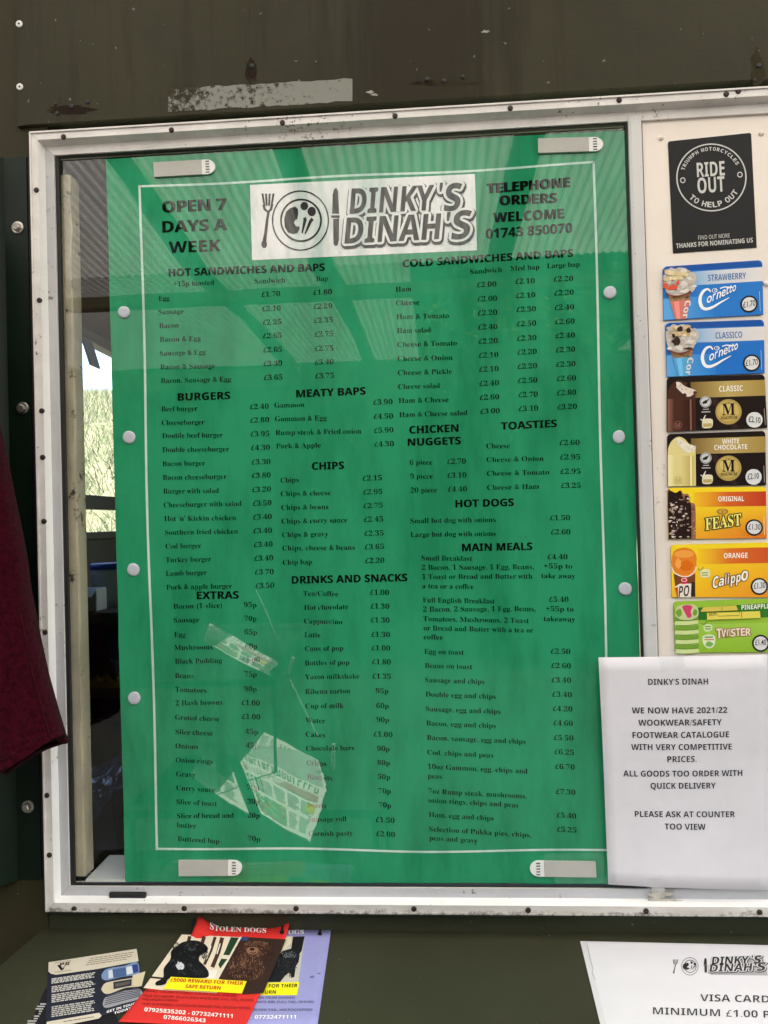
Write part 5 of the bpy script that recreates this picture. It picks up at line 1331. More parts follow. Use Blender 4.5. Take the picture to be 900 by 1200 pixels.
for (x0_, y0_, x1_, y1_) in ((600, 300, 560, 400), (690, 300, 655, 400), (760, 280, 735, 360)): r2.stroke([cR(x0_, y0_), cR(x1_, y1_)], 1.2, pc(240, 232, 216), 3.4 * e)
r2.poly([cR(620, 490), cR(740, 480), cR(720, 545), cR(640, 545)], pc(232, 226, 214), 3.6 * e)
dog = curve([(440, 300), (470, 275), (530, 260), (590, 262), (640, 285), (668, 320), (650, 350), (612, 370), (600, 410), (640, 450), (672, 500), (660, 540), (560, 545), (385, 545), (345, 590), (280, 600), (275, 575), (330, 540), (335, 470), (385, 400), (390, 340), (440, 300)], 4)
r2.poly([cR(*p) for p in dog], pc(17, 17, 20), 5 * e)
fur(r2, *cR(480, 430), 16, 14, BK, 240, 3.4, 6 * e, 11); fur(r2, *cR(560, 310), 13, 6, BK, 120, 2.2, 6.2 * e, 12)
fur(r2, *cR(430, 330), 5, 9, [pc(10, 10, 11), pc(26, 27, 30)], 60, 3.4, 7.1 * e, 13); fur(r2, *cR(640, 350), 4, 8, [pc(10, 10, 11), pc(30, 31, 35)], 60, 3.2, 7.1 * e, 14)
fur(r2, *cR(545, 285), 9, 2.6, [pc(70, 74, 84), pc(52, 55, 62)], 40, 1.8, 7.2 * e, 15); fur(r2, *cR(600, 500), 8, 4, [pc(60, 64, 72), pc(36, 38, 42)], 40, 2.6, 7.2 * e, 16)
r2.disc(*cR(545, 325), 4.5, 2.6, pc(58, 61, 68), 7.4 * e); r2.disc(*cR(548, 318), 2.2, 1.2, pc(8, 8, 9), 7.6 * e); r2.disc(*cR(512, 300), 1.0, 0.7, pc(90, 75, 60), 7.6 * e); r2.disc(*cR(585, 296), 1.0, 0.7, pc(90, 75, 60), 7.6 * e)
r2.blob(*cR(455, 450), 4.6, 5.0, pc(205, 205, 212), 7.4 * e, 14, 0.4, 5); fur(r2, *cR(458, 452), 4, 5, [pc(225, 225, 230), pc(150, 150, 158)], 26, 2.6, 7.6 * e, 6)
# brown dog
r2.poly([c3(196, 214), c3(512, 232), c3(352, 612), c3(205, 622), c3(232, 530), c3(36, 514)], pc(52, 36, 30), 3 * e)
r2.poly([c3(196, 214), c3(250, 216), c3(240, 245), c3(190, 240)], pc(45, 65, 110), 4 * e)
r2.stroke([c3(196, 216), c3(33, 512)], 1.3, pc(228, 220, 205), 5 * e)
BR_ = [pc(96, 62, 46), pc(70, 44, 34), pc(122, 84, 64), pc(46, 29, 24), pc(146, 106, 84)]
r2.poly([c3(*p) for p in curve([(175, 275), (230, 245), (290, 236), (350, 246), (405, 280), (415, 320), (385, 345), (350, 400), (375, 450), (330, 540), (230, 540), (60, 520), (90, 440), (140, 400), (150, 340), (175, 275)], 4)], pc(58, 37, 29), 5 * e)
fur(r2, *c3(290, 300), 19, 9, BR_, 300, 3.0, 6 * e, 21); fur(r2, *c3(230, 430), 22, 16, BR_, 380, 4.0, 6.2 * e, 22); fur(r2, *c3(185, 330), 6, 12, [pc(70, 44, 34), pc(48, 30, 24)], 90, 4.0, 7.2 * e, 23); fur(r2, *c3(390, 320), 6, 10, [pc(70, 44, 34), pc(48, 30, 24)], 90, 4.0, 7.2 * e, 24)
fur(r2, *c3(300, 262), 14, 3, [pc(150, 108, 84), pc(120, 82, 62)], 70, 2.0, 7.4 * e, 25); fur(r2, *c3(200, 480), 16, 7, [pc(38, 24, 20), pc(56, 36, 28)], 120, 3.5, 7.4 * e, 26)
r2.blob(*c3(278, 318), 7, 4.6, pc(142, 102, 80), 8 * e, 14, 0.15, 3); r2.disc(*c3(274, 308), 3.0, 1.8, pc(45, 28, 24), 8.6 * e); r2.disc(*c3(252, 290), 1.1, 0.8, pc(20, 13, 12), 8.6 * e); r2.disc(*c3(312, 286), 1.1, 0.8, pc(20, 13, 12), 8.6 * e)
r2.stroke([c3(262, 330), c3(280, 338), c3(300, 330)], 1.0, pc(40, 24, 20), 8.8 * e)
# reward band and lettering
r2.poly([cR(388, 540), (250 + 236 / 6, 1065 + 535 / 6), (250 + 200 / 6, 1065 + 622 / 6), cR(330, 632)], YB2, 9 * e)
r2.text('£5000 REWARD FOR THEIR', cR(383, 577), c3(210, 565), 5.8, RDT, 11 * e, 'sans', 0, 0.2); r2.text('SAFE RETURN', cR(497, 627), c3(55, 598), 5.8, RDT, 11 * e, 'sans', 0, 0.2)
r2.text('STOLEN DOGS', cR(683, 192), c3(372, 194), 8.0, pc(245, 235, 232), 11 * e, 'serif', 0, 0.05)
DR = pc(95, 18, 22)
r2.text('FEMALE COCKER SPANIELS STOLEN FROM GARDEN', cR(190, 645), c3(165, 640), 3.7, DR, 4 * e, 'light'); r2.text('YEAR OLD NOSEY, BLACK WITH WHITE BIB, FULL TAIL, SPAYED', cR(180, 683), c3(285, 672), 3.7, DR, 4 * e, 'light'); r2.text('AND MICROCHIPPED', cR(175, 710), cR(438, 722), 3.7, DR, 4 * e, 'light'); r2.text('YEAR OLD ROMEO, CHOCOLATE DOCKED TAIL, MICROCHIPPED', cR(170, 745), c3(262, 728), 3.7, DR, 4 * e, 'light')
r2.text('07925835202 - 07732471111', cR(188, 795), c3(138, 790), 6.4, pc(245, 235, 232), 4 * e, 'sans', 0, 0.1); r2.text('07866026343', cR(333, 853), cR(650, 880), 6.4, pc(245, 235, 232), 4 * e, 'sans', 0, 0.1)
pin(r2, *cR(562, 172), BLACK, 5 * e); pin(r2, *c3(485, 185), BLACK, 5 * e)
r2.build('flyer_print', M_PAPER, redf)

# navy leaflet and the one under it
cP = lambda x, y: (30 + x / 5.625, 1100 + y / 5.625)
fb = fC(0.0006)
u_ = Art(fb); u_.sheet([cP(130, 330), cP(560, 420), cP(640, 620), cP(20, 590)], pc(28, 26, 32), 0.0, 0.0003, 6, 6)
und = tag(u_.build('leaflet', M_PAPER), 'dark leaflet mostly hidden beneath the navy and cream one', 'leaflet', 'leaflets on the counter')
u2 = Art(fb)
rn = random.Random(12)
for k in range(9):
    x, y = 135 - k * 9, 436 + k * 16
    u2.stroke([cP(x - rn.uniform(12, 70), y), cP(x, y)], 1.6, pc(170, 168, 165), 0.0003)
u2.build('leaflet_print', M_PAPER, und)
fb2 = fC(0.0016)
NV = pc(34, 36, 50); CRM = pc(205, 196, 178)
lv = Art(fb2)
lv.sheet([cP(152, 165), cP(732, 76), cP(782, 455), cP(128, 600)], NV, 0.0, 0.0003, 12, 12)
leaf = tag(lv.build('leaflet', M_PAPER, None, True), 'navy leaflet with cream header and photo strips at the counter end', 'leaflet', 'leaflets on the counter')
v2 = Art(fb2)
v2.poly([cP(152, 165), cP(732, 76), cP(745, 158), cP(470, 210), cP(200, 248), cP(165, 240), cP(150, 225)], CRM, e)
v2.text('PR', cP(222, 195), cP(292, 185), 5.2, BLACK, 3 * e, 'sans', 0.0, 0.2); v2.poly([cP(208, 186), cP(228, 184), cP(244, 208), cP(262, 182), cP(250, 214), cP(234, 220)], BLACK, 2.6 * e)
v2.text('PREMIER', cP(196, 176), cP(300, 160), 2.2, pc(120, 110, 95), 2 * e, 'light'); v2.text('CREATION', cP(194, 238), cP(298, 222), 2.2, pc(120, 110, 95), 2 * e, 'light')
lines(v2, cP(425, 142), cP(722, 98), (-5.0, 7.6), 4, 0.8, pc(130, 122, 108), 2 * e, 3, 0.1)
for (y0, y1, n_, sd) in ((272, 300, 4, 1), (325, 358, 4, 2), (378, 425, 5, 3), (458, 520, 6, 4)):
    lines(v2, cP(172, y0 + 5), cP(462, y0 - 38), ((-1) / 5.6, (y1 - y0) / 5.625), n_, 1.25, pc(190, 188, 182), 2 * e, sd, 0.1)
v2.poly([cP(*p) for p in curve([(500, 250), (520, 220), (560, 203), (650, 190), (735, 165), (750, 235), (735, 250), (640, 262), (540, 285), (505, 275), (500, 250)], 4)], pc(118, 140, 178), 2 * e)
v2.poly([cP(*p) for p in ((545, 222), (572, 215), (578, 268), (548, 275))], pc(200, 205, 212), 3 * e); v2.poly([cP(*p) for p in ((572, 215), (660, 200), (664, 256), (580, 272))], pc(70, 96, 140), 3 * e); v2.poly([cP(*p) for p in ((662, 200), (700, 192), (708, 240), (668, 250))], pc(205, 210, 216), 3.2 * e); v2.poly([cP(*p) for p in ((702, 185), (738, 178), (745, 230), (712, 240))], pc(48, 62, 130), 3.2 * e)
v2.poly([cP(*p) for p in curve([(498, 345), (520, 308), (570, 292), (700, 270), (745, 262), (760, 322), (660, 335), (560, 372), (520, 372), (498, 345)], 4)], pc(200, 186, 160), 2 * e); v2.poly([cP(*p) for p in ((578, 298), (700, 278), (698, 322), (580, 345))], pc(42, 46, 58), 3 * e); v2.poly([cP(*p) for p in ((590, 310), (690, 292), (685, 312), (592, 332))], pc(90, 84, 78), 3.3 * e)
v2.poly([cP(*p) for p in curve([(508, 440), (525, 400), (580, 378), (740, 340), (765, 400), (640, 440), (530, 468), (508, 440)], 4)], pc(150, 150, 158), 2 * e)
for k in range(6): v2.stroke([cP(520 + k * 3, 448 - k * 13), cP(640, 420 - k * 13), cP(758, 388 - k * 9)], 0.9, pc(60, 62, 72), 3 * e)
v2.text('GET IN TOUCH', cP(535, 503), cP(745, 440), 3.8, pc(240, 240, 240), 3 * e, 'sans', 0.0, 0.1); v2.text('TODAY!', cP(585, 512), cP(705, 474), 3.8, pc(240, 240, 240), 3 * e, 'sans', 0.0, 0.1)
v2.poly([cP(*p) for p in ((140, 560), (485, 500), (502, 520), (485, 538), (300, 575), (135, 600))], CRM, 2 * e); lines(v2, cP(250, 560), cP(450, 528), (0, 0), 1, 1.0, pc(110, 102, 90), 3 * e, 9, 0.0)
v2.build('leaflet_print', M_PAPER, leaf)
nb = Art(fC(0.0016)); nb.sheet([cP(705, 255), cP(790, 228), cP(765, 325), cP(712, 325)], pc(205, 192, 160), 0.0008, 0.0003)
tag(nb.build('paper_scrap', M_PAPER), 'torn cream paper scrap poking out from the navy leaflet', 'paper scrap')

# laminated card-payment sign
fv = fC(0.0006)
cV = lambda x, y: (640 + x / 3.4615, 1030 + y / 3.4615)
vz = Art(fv)
vz.sheet([cV(138, 254), (960, 1109.5), (1010, 1260), (713, 1240)], (0.70, 0.69, 0.72, 1), 0.0, 0.0008, 2, 2)
sign = tag(vz.build('counter_sign', M_POUCH), 'white laminated card payment sign lying flat on the counter', 'sign')
v3 = Art(fv)
v3.sheet([cV(162, 262), (952, 1111.5), (1000, 1255), (719, 1236)], (0.76, 0.75, 0.78, 1), 0.0002, 0.0001)
v3.poly([cV(668, 328), cV(880, 322), cV(900, 395), cV(668, 392)], (0.40, 0.40, 0.42, 1), 0.0004)
sx = (900 - 512) / 780.0
logo(v3, lambda x, y: cV(512 + (x - 80) * 0.495, 318 + (y - 40) * 0.285), 0.33 / 3.4615, (0.02, 0.02, 0.02, 1), 0.0006, (0.7, 0.7, 0.72, 1), 0.12)
v3.text('VISA CARD', cV(626, 500), cV(906, 506), 11.6, BLACK, 0.0006, 'sans', -0.012); v3.text('MINIMUM £1.00 P', cV(434, 553), cV(908, 568), 11.6, BLACK, 0.0006, 'sans', -0.012)
v3.stroke([cV(165, 264), cV(190, 370), cV(186, 385), cV(200, 412)], 0.5, (0.3, 0.3, 0.3, 1), 0.0004)
v3.build('sign_print', M_POUCH, sign)

# ================================================================== JACKET hanging at the left
JY = -0.085
def jx(px, py): return at(px, py, JY - 0.03).x
prof_px = [(-60, 250), (-45, 330), (-30, 400), (-20, 470), (-8, 525), (7, 600), (17, 650), (22, 690), (33, 745), (43, 790), (55, 832), (63, 858), (68, 866)]
jk = MB()
NSEG = 72
loops_o, rows = [], []
rnj = random.Random(6)
def jloop(px, py, k, K_, grow=0.0, zadd=None):
    p = at(px, py, JY - 0.02)
    wdt = 0.36 + 0.10 * (k / K_)
    dep = 0.045 + 0.022 * (k / K_)
    cxj = p.x - wdt / 2
    out = []
    for i in range(NSEG):
        th = 2 * math.pi * i / NSEG
        ca, sa = math.cos(th), math.sin(th)
        fold = 1 + (0.17 * math.sin(th * 7 + 0.6 + 0.5 * math.sin(k * 0.5)) + 0.10 * math.sin(th * 17 + k * 0.55) + 0.05 * math.sin(th * 29 - k * 0.9)) * (0.25 + 0.75 * k / K_) * abs(sa)
        x = cxj + (wdt / 2 + grow) * (abs(ca) ** 0.75) * (1 if ca > 0 else -1)
        y = JY + (dep + grow) * fold * (abs(sa) ** 0.8) * (1 if sa > 0 else -1)
        y = min(y, -0.012 + grow)
        z = p.z
        # hem droops away from its front corner and hangs lower at the back
        if zadd is not None:
            fr = (p.x - x) / wdt
            z -= zadd * (0.26 * min(fr, 0.35) * 0.9 + (0.010 if y > JY else 0.0) + 0.003 * math.sin(th * 6))
        out.append(Vector((x, y, z)))
    return out
K_ = len(prof_px) - 1
def dense(k):
    i = min(int(k), K_ - 1); t = k - i
    return (prof_px[i][0] * (1 - t) + prof_px[i + 1][0] * t, prof_px[i][1] * (1 - t) + prof_px[i + 1][1] * t)
NL = 48
for q in range(NL + 1):
    k = K_ * q / NL
    px1, py1 = dense(k)
    zf = max(0.0, (k / K_ - 0.45) / 0.55)
    loops_o.append(jloop(px1, py1, k, K_, 0.0, zf))
hemc = [sum((v for v in loops_o[-1]), Vector()) / NSEG]
for gq, dz in ((-0.002, -0.002), (-0.006, -0.001)):
    loops_o.append([Vector((v.x + (hemc[0].x - v.x) * (-gq) / 0.1, v.y + (hemc[0].y - v.y) * (-gq) / 0.06, v.z + dz)) for v in loops_o[NL]])
jk.loft(loops_o, True, False)
M_FLEECE = mat('maroon fleece', (0.036, 0.0026, 0.0072), 1.0, 0.45, 160, spec=0.0, bump=1.0, bscale=500, sheen=0.04)
jacket = tag(jk.build('fleece_jacket', M_FLEECE, None, True), 'maroon fleece jacket hanging at the left edge beside the window', 'jacket')
ln_ = MB()
c0 = hemc[0]
ln_.loft([[Vector((v.x + (c0.x - v.x) * 0.04, v.y + (c0.y - v.y) * 0.12, v.z)) for v in loops_o[NL - 8]], [Vector((v.x + (c0.x - v.x) * 0.05, v.y + (c0.y - v.y) * 0.14, v.z + 0.004)) for v in loops_o[NL]]], True, False)
ln_.build('lining', mat('black lining', (0.006, 0.005, 0.006), 0.8), jacket, True)
for idx, k0 in ((60, 26), (69, 30)):
    sm = MB(); sm.tube([loops_o[q][idx] + Vector((0, -0.0006, 0)) for q in range(k0, NL + 1)], 0.0016, 6); sm.build('seam', M_FLEECE, jacket, True)
hs = MB(); hs.tube([loops_o[NL - 4][i % NSEG] + Vector((0, -0.0004, 0)) for i in range(40, 73)], 0.0011, 6); hs.build('hem_stitching', M_FLEECE, jacket, True)
zp = MB(); zp.tube([loops_o[q][54] + Vector((0, -0.001, 0)) for q in range(0, NL + 1)], 0.003, 6); zp.build('zip', mat('dark zip', (0.01, 0.006, 0.007), 0.4), jacket, True)
# collar, sleeve and the peg it hangs on, outside the frame
tc = loops_o[0]; tcc = sum((v for v in tc), Vector()) / NSEG
cl = MB(); cl.loft([tc] + [[Vector((tcc.x + (v.x - tcc.x) * f_, tcc.y + (v.y - tcc.y) * (0.9 - 0.1 * i), v.z + h_ )) for v in tc] for i, (f_, h_) in enumerate(((0.9, 0.035), (0.6, 0.06), (0.35, 0.07), (0.34, 0.12)))], False, True)
cl.build('collar', M_FLEECE, jacket, True)
sv = MB(); sv.tube([tcc + Vector((-0.14, -0.01, 0.03)), tcc + Vector((-0.22, -0.02, -0.12)), tcc + Vector((-0.25, -0.03, -0.32)), tcc + Vector((-0.26, -0.03, -0.55))], [0.06, 0.062, 0.055, 0.05], 16); sv.build('sleeve', M_FLEECE, jacket, True)
pg = MB(); pp = tcc + Vector((0, 0, 0.10)); pg.tube([Vector((pp.x, -0.005, pp.z)), Vector((pp.x, -0.06, pp.z - 0.005)), Vector((pp.x, -0.075, pp.z + 0.02))], 0.006, 8)
pg.build('coat_peg', M_STEEL, kiosk, True)

# ================================================================== INSIDE THE KIOSK, seen past the poster
def ibox(name, px0, py0, px1, py1, Y, dep, mt, label, cat, bev=0.006):
    a, b_ = at(px0, py0, Y), at(px1, py1, Y)
    m = MB(); m.box((a.x, Y, b_.z), (b_.x, Y + dep, a.z), bev)
    return tag(m.build(name, mt), label, cat) if label else m
# worktop and shelves along the end wall
sh_e = empty('worktop', (-0.45, 1.2, GZ), 'cluttered brown worktop with shelves inside the kiosk, seen past the poster', 'worktop')
def shelf(py, Y0, th, mt, name, x0=XE + 0.01, x1=-0.12):
    z = at(110, py, Y0).z
    m = MB(); m.box((x0, Y0, z - th), (x1, Y0 + 0.5, z), 0.003); return m.build(name, mt, sh_e), z
M_BRD = mat('brown board', (0.13, 0.10, 0.07), 0.6, 0.3, 12)
_, z1_ = shelf(718, 1.02, 0.03, M_BRD, 'shelf')
_, z2_ = shelf(810, 0.98, 0.02, mat('tan board', (0.08, 0.065, 0.04), 0.6), 'shelf')
_, z3_ = shelf(843, 0.93, 0.008, mat('steel edge', (0.5, 0.55, 0.65), 0.25, metallic=0.9), 'shelf')
m = MB()
for x in (XE + 0.03, -0.15):
    for y in (0.99, 1.40): m.box((x - 0.015, y, GZ + 0.05), (x + 0.015, y + 0.03, z3_ - 0.01))
m.build('leg', M_DARKIN, sh_e)
m = MB(); m.box((XE + 0.01, 1.40, z3_ + 0.002), (-0.12, 1.42, z1_ - 0.032)); m.build('back_panel', mat('beige board', (0.17, 0.14, 0.11), 0.7, 0.3, 8), sh_e)
# tub with blue lid
a, b_ = at(104, 662, 1.10), at(131, 716, 1.10)
def on(z, h): return z + h
tub = empty('food_tub', ((a.x + b_.x) / 2, 1.16, z1_), 'white food tub with blue lid on the shelf inside the kiosk', 'tub')
m = MB(); hh = at(110, 668, 1.1).z - z1_
m.lathe(((a.x + b_.x) / 2, 1.17, z1_ + 0.0005), (0, 0, 1), [(0, 0.045), (hh * 0.9, 0.055), (hh, 0.055)], 20); m.build('tub_body', mat('tub white', (0.72, 0.73, 0.75), 0.4), tub, True)
m = MB(); m.lathe(((a.x + b_.x) / 2, 1.17, z1_ + hh), (0, 0, 1), [(0.0, 0.058), (0.014, 0.058), (0.016, 0.05)], 20); m.build('lid', mat('blue lid', (0.03, 0.09, 0.5), 0.35), tub, True)
bx_ = MB(); pa = at(100, 690, 1.04)
bx_.box((pa.x - 0.07, 1.03, z1_ + 0.0005), (pa.x + 0.035, 1.10, pa.z), 0.004)
cb_ = bx_.build('carton', mat('pale carton', (0.70, 0.70, 0.67), 0.6)); tag(cb_, 'pale open carton in front of the blue lidded tub', 'carton')
m = MB(); m.add([(pa.x - 0.07, 1.03, pa.z), (pa.x + 0.035, 1.03, pa.z), (pa.x + 0.04, 0.99, pa.z - 0.02), (pa.x - 0.065, 0.99, pa.z - 0.02), (pa.x - 0.07, 1.031, pa.z + 0.002), (pa.x + 0.035, 1.031, pa.z + 0.002), (pa.x + 0.04, 0.991, pa.z - 0.018), (pa.x - 0.065, 0.991, pa.z - 0.018)], [(0, 1, 2, 3), (4, 7, 6, 5), (0, 4, 5, 1), (2, 6, 7, 3), (1, 5, 6, 2), (3, 7, 4, 0)]); m.build('flap', MATS['pale carton'], cb_)
# dark toaster-like box on the middle shelf
pa, pb = at(118, 766, 1.05), at(140, 792, 1.05)
m = MB(); m.box((pa.x, 1.05, z2_ + 0.0005), (pa.x + 0.14, 1.2, pa.z), 0.012); kt = m.build('bread_bin', mat('black plastic', (0.01, 0.01, 0.011), 0.35), None); tag(kt, 'black box standing on the middle shelf inside the kiosk', 'box')
m = MB(); m.tube([(pa.x + 0.03, 1.046, pa.z - 0.02), (pa.x + 0.05, 1.03, pa.z - 0.02), (pa.x + 0.09, 1.03, pa.z - 0.02), (pa.x + 0.11, 1.046, pa.z - 0.02)], 0.004, 6); m.build('handle', M_STEEL, kt)
# crumpled yellow cloth
pc_ = at(112, 803, 1.0)
m = MB(); n = 14; vs_ = []; rn = random.Random(2)
for i in range(n):
    for k in range(n):
        vs_.append((pc_.x - 0.06 + 0.13 * i / (n - 1), 1.0 + 0.09 * k / (n - 1), z2_ + 0.003 + 0.022 * math.sin(math.pi * i / (n - 1)) * math.sin(math.pi * k / (n - 1)) * (1 + 0.7 * math.sin(i * 1.9 + k)) + rn.uniform(0, 0.003)))
m.add(vs_, [(i * n + k, i * n + k + 1, (i + 1) * n + k + 1, (i + 1) * n + k) for i in range(n - 1) for k in range(n - 1)])
tag(m.build('cleaning_cloth', mat('yellow cloth', (0.42, 0.30, 0.03), 0.9, 0.3, 50), None, True), 'crumpled yellow cloth on the shelf inside the kiosk', 'cloth')
# beige cupboard side below, blue plastic sheet and dark chair back in front
pa, pb = at(104, 852, 0.95), at(145, 905, 0.95)
m = MB(); m.box((pa.x - 0.03, 0.95, GZ + 0.06), (pb.x + 0.06, 1.25, z3_ - 0.012), 0.004)
cu_ = m.build('cupboard', mat('beige cupboard', (0.17, 0.145, 0.115), 0.55, 0.2, 10)); tag(cu_, 'beige cupboard below the steel edged shelf inside the kiosk', 'cupboard')
m = MB(); m.box((pa.x - 0.02, 0.944, z3_ - 0.35), (pb.x + 0.05, 0.9495, z3_ - 0.03), 0.002); m.build('door', MATS['beige cupboard'], cu_)
m = MB(); n = 18; vs_ = []; rn = random.Random(4)
p00, p10, p11, p01 = at(104, 905, 0.72), at(150, 884, 0.80), at(150, 912, 0.62), at(104, 962, 0.55)
for i in range(n):
    for k in range(n):
        u, v = i / (n - 1), k / (n - 1)
        p = p00 * (1 - u) * (1 - v) + p10 * u * (1 - v) + p11 * u * v + p01 * (1 - u) * v
        vs_.append(p + Vector((0, 0, 0.008 * math.sin(u * 3 + v * 23) + 0.006 * math.sin(v * 47 + u * 9) + rn.uniform(-0.002, 0.002))))
m.add(vs_, [(i * n + k, i * n + k + 1, (i + 1) * n + k + 1, (i + 1) * n + k) for i in range(n - 1) for k in range(n - 1)])
tag(m.build('plastic_sheet', mat('blue plastic film', (0.10, 0.15, 0.30), 0.12, 0.5, 20, coat=1.0), None, True), 'crumpled shiny blue plastic sheet under the shelf inside the kiosk', 'plastic sheet')
tb_ = MB(); tz = min(p.z for p in (p00, p10, p11, p01)) - 0.04
tb_.box((-0.36, 0.50, GZ + 0.05), (0.02, 0.85, tz), 0.004); tag(tb_.build('storage_crate', mat('dark crate', (0.012, 0.012, 0.014), 0.5)), 'dark crate under the blue plastic sheet inside the kiosk', 'crate')
chb = empty('chair', (-0.05, 0.42, GZ), 'black chair back rising behind the left edge of the poster', 'chair')
pts = [at(*q, 0.36) for q in ((129, 935), (133, 926), (140, 924), (190, 925), (205, 940), (205, 1020), (150, 1060), (139, 1000))]
m = MB(); m.hull(pts, [p + Vector((0.004, 0.03, 0)) for p in pts]); m.build('backrest', mat('black vinyl', (0.006, 0.006, 0.007), 0.4), chb)
zb_ = min(p.z for p in pts)
xc_ = (pts[0].x + pts[4].x) / 2
m = MB(); m.box((xc_ - 0.14, 0.1, zb_ - 0.40), (xc_ + 0.14, 0.39, zb_ - 0.35), 0.015); m.build('seat', MATS['black vinyl'], chb)
for dx in (-0.11, 0.11):
    for dy in (0.12, 0.37):
        m = MB(); m.tube([(xc_ + dx, dy, GZ + 0.05), (xc_ + dx, dy, zb_ - 0.36 if dy < 0.2 else zb_ + 0.05)], 0.011, 8); m.build('leg', M_STEEL, chb)

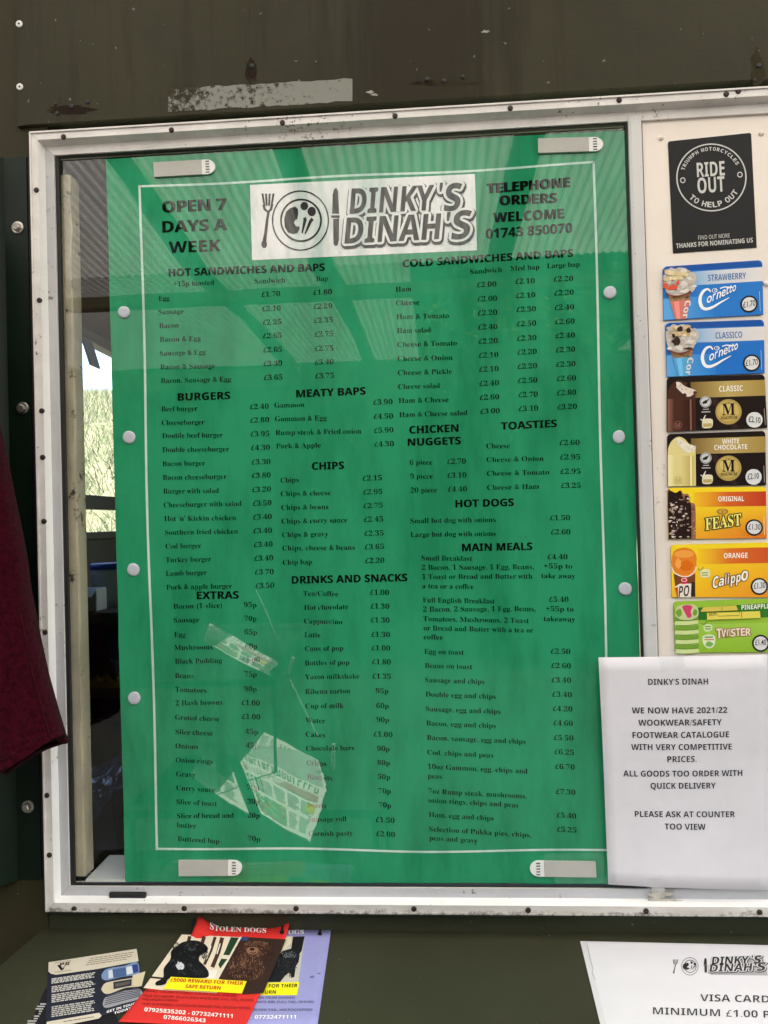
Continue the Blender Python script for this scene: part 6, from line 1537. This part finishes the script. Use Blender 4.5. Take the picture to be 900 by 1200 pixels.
# ================================================================== NEWSPAPER RACK behind the camera, mirrored in the glass
rk = empty('newspaper_rack', (0, -1.4, GZ), 'wire newspaper rack mirrored in the lower part of the glass', 'rack')
zl = -0.28
q4 = [mir_z(*p, zl) for p in ((288, 850), (392, 905), (372, 985), (222, 930))]
cen = sum(q4, Vector()) / 4
m = MB(); m.box((cen.x - 0.36, cen.y - 0.26, zl - 0.035), (cen.x + 0.36, cen.y + 0.24, zl - 0.012), 0.003); m.build('tray', mat('rack wire', (0.03, 0.03, 0.032), 0.4, metallic=0.6), rk)
for dx in (-0.34, 0.34):
    for dy in (-0.24, 0.22):
        m = MB(); m.tube([(cen.x + dx, cen.y + dy, GZ), (cen.x + dx, cen.y + dy, zl - 0.035)], 0.01, 8); m.build('leg', MATS['rack wire'], rk)
zu = 0.02
def newspaper(pts, flat, label, seed, lift, kind):
    # pts: where its corners are met in the mirror; it lies on the tray (flat) or leans on the back board
    q = [mir_z(*p, zl if flat else zu) for p in pts]
    n_ = Vector((0, 0, 1))
    q = [p + n_ * lift for p in q]
    def f(u, v, h):
        return q[0] * (1 - u) * (1 - v) + q[1] * u * (1 - v) + q[2] * u * v + q[3] * (1 - u) * v + n_ * (h + 0.003 * math.sin(u * 5 + v * 2))
    a = Art(f, up=(0, -1))
    a.sheet(UV, (0.80, 0.78, 0.74, 1), 0.0, 0.004, 10, 10, jag=0.012, seed=seed)
    o = tag(a.build('newspaper', M_PAPER), label, 'newspaper', 'newspapers on the rack')
    a = Art(f, up=(0, -1)); rn = random.Random(seed)
    def cols(u0, v0, u1, v1, n, rows):
        for c_ in range(n):
            for k in range(rows):
                w_ = (u1 - u0) / n
                a.rect(u0 + c_ * w_, v0 + (v1 - v0) * k / rows, u0 + c_ * w_ + w_ * rn.uniform(0.6, 0.88), v0 + (v1 - v0) * (k + 0.5) / rows, (0.34, 0.34, 0.34, 1), 0.0006)
    def head(u0, v0, u1, v1, col=(0.05, 0.05, 0.05, 1)):     # heavy headline: a row of letter-sized strokes
        u = u0
        while u < u1:
            w_ = rn.uniform(0.02, 0.045)
            k = rn.randrange(3)
            a.rect(u, v0, u + 0.012, v1, col, 0.0006)
            if k: a.rect(u, v0 if k == 1 else v1 - 0.02, u + w_, v0 + 0.02 if k == 1 else v1, col, 0.0007)
            if k == 2: a.rect(u + w_ - 0.012, v0, u + w_, v1, col, 0.0008)
            u += w_ + 0.02
    if kind == 0:
        a.rect(0.02, 0.02, 0.98, 0.96, (0.42, 0.44, 0.43, 1), 0.0004)
        for k in range(3): head(0.5, 0.12 + k * 0.27, 0.95, 0.32 + k * 0.27, (0.10, 0.11, 0.11, 1))
        a.rect(0.05, 0.1, 0.2, 0.9, (0.5, 0.5, 0.5, 1), 0.0005); cols(0.22, 0.1, 0.47, 0.9, 2, 14)
    elif kind == 1:
        head(0.04, 0.04, 0.95, 0.16, (0.12, 0.12, 0.12, 1)); a.rect(0.04, 0.2, 0.95, 0.34, (0.50, 0.22, 0.28, 1), 0.0005); head(0.08, 0.22, 0.9, 0.32, (0.62, 0.55, 0.55, 1))
        head(0.03, 0.4, 0.2, 0.62); cols(0.24, 0.4, 0.95, 0.64, 4, 9); a.rect(0.05, 0.68, 0.56, 0.95, (0.22, 0.25, 0.18, 1), 0.0006)
        for k in range(60): a.blob(rn.uniform(0.06, 0.55), rn.uniform(0.7, 0.94), 0.03, 0.03, (rn.uniform(0.1, 0.5), rn.uniform(0.15, 0.45), rn.uniform(0.1, 0.3), 1), 0.0008 + k * 0.00001, 7, 0.4, k)
        a.rect(0.84, 0.42, 0.95, 0.58, (0.62, 0.55, 0.10, 1), 0.0009); cols(0.6, 0.7, 0.95, 0.95, 2, 8)
    else:
        a.rect(0.45, 0.12, 0.92, 0.6, (0.14, 0.18, 0.16, 1), 0.0006); cols(0.08, 0.65, 0.9, 0.94, 3, 9); head(0.1, 0.05, 0.9, 0.1)
        for k in range(30): a.blob(rn.uniform(0.45, 0.9), rn.uniform(0.2, 0.58), 0.04, 0.06, (rn.uniform(0.05, 0.4), rn.uniform(0.05, 0.4), rn.uniform(0.05, 0.35), 1), 0.0008 + k * 0.00001, 7, 0.4, k)
    a.build('newsprint', M_PAPER, o)
newspaper(((293, 850), (374, 888), (383, 926), (277, 878)), True, 'grey newspaper page with heavy headline, top of those lying on the rack tray', 1, -0.004, 0)
newspaper(((277, 880), (383, 925), (363, 987), (306, 955)), True, 'bright newspaper front page with pink band and yellow corner, lying on the rack tray', 2, 0.003, 1)
newspaper(((250, 869), (263, 876), (292, 953), (223, 906)), True, 'folded newspaper with dark picture at the outer end of the rack tray', 3, -0.004, 2)
qq = [mir_z(*p, zu) for p in ((246, 731), (326, 775), (314, 791), (239, 751))]
ux0, ux1, uy0, uy1 = min(p.x for p in qq) - 0.04, max(p.x for p in qq) + 0.04, min(p.y for p in qq) - 0.04, max(p.y for p in qq) + 0.03
pk = MB(); pk.box((ux0, uy0, zu - 0.03), (ux1, uy1, zu - 0.008), 0.003); pk.build('upper_tray', MATS['rack wire'], rk)
for x in (ux0 + 0.02, ux1 - 0.02):
    for y in (uy0 + 0.02, uy1 - 0.02):
        m = MB(); m.tube([(x, y, GZ), (x, y, zu - 0.03)], 0.005, 8); m.build('leg', MATS['rack wire'], rk)
newspaper(((246, 731), (326, 775), (314, 791), (239, 751)), False, 'narrow folded newspaper leaning at the back of the rack', 4, 0.0, 1)
for (p0_, p1_, r_) in (((300, 690), (327, 752), 0.002), ((344, 770), (337, 790), 0.006), ((339, 795), (372, 862), 0.002), ((391, 872), (388, 940), 0.006), ((392, 925), (418, 985), 0.002)):
    m = MB(); m.tube([mir_y(*p0_, cen.y - 0.1), mir_y(*p1_, cen.y - 0.1)], r_, 6); m.build('wire', mat('bright wire', (0.75, 0.75, 0.73), 0.4), rk)
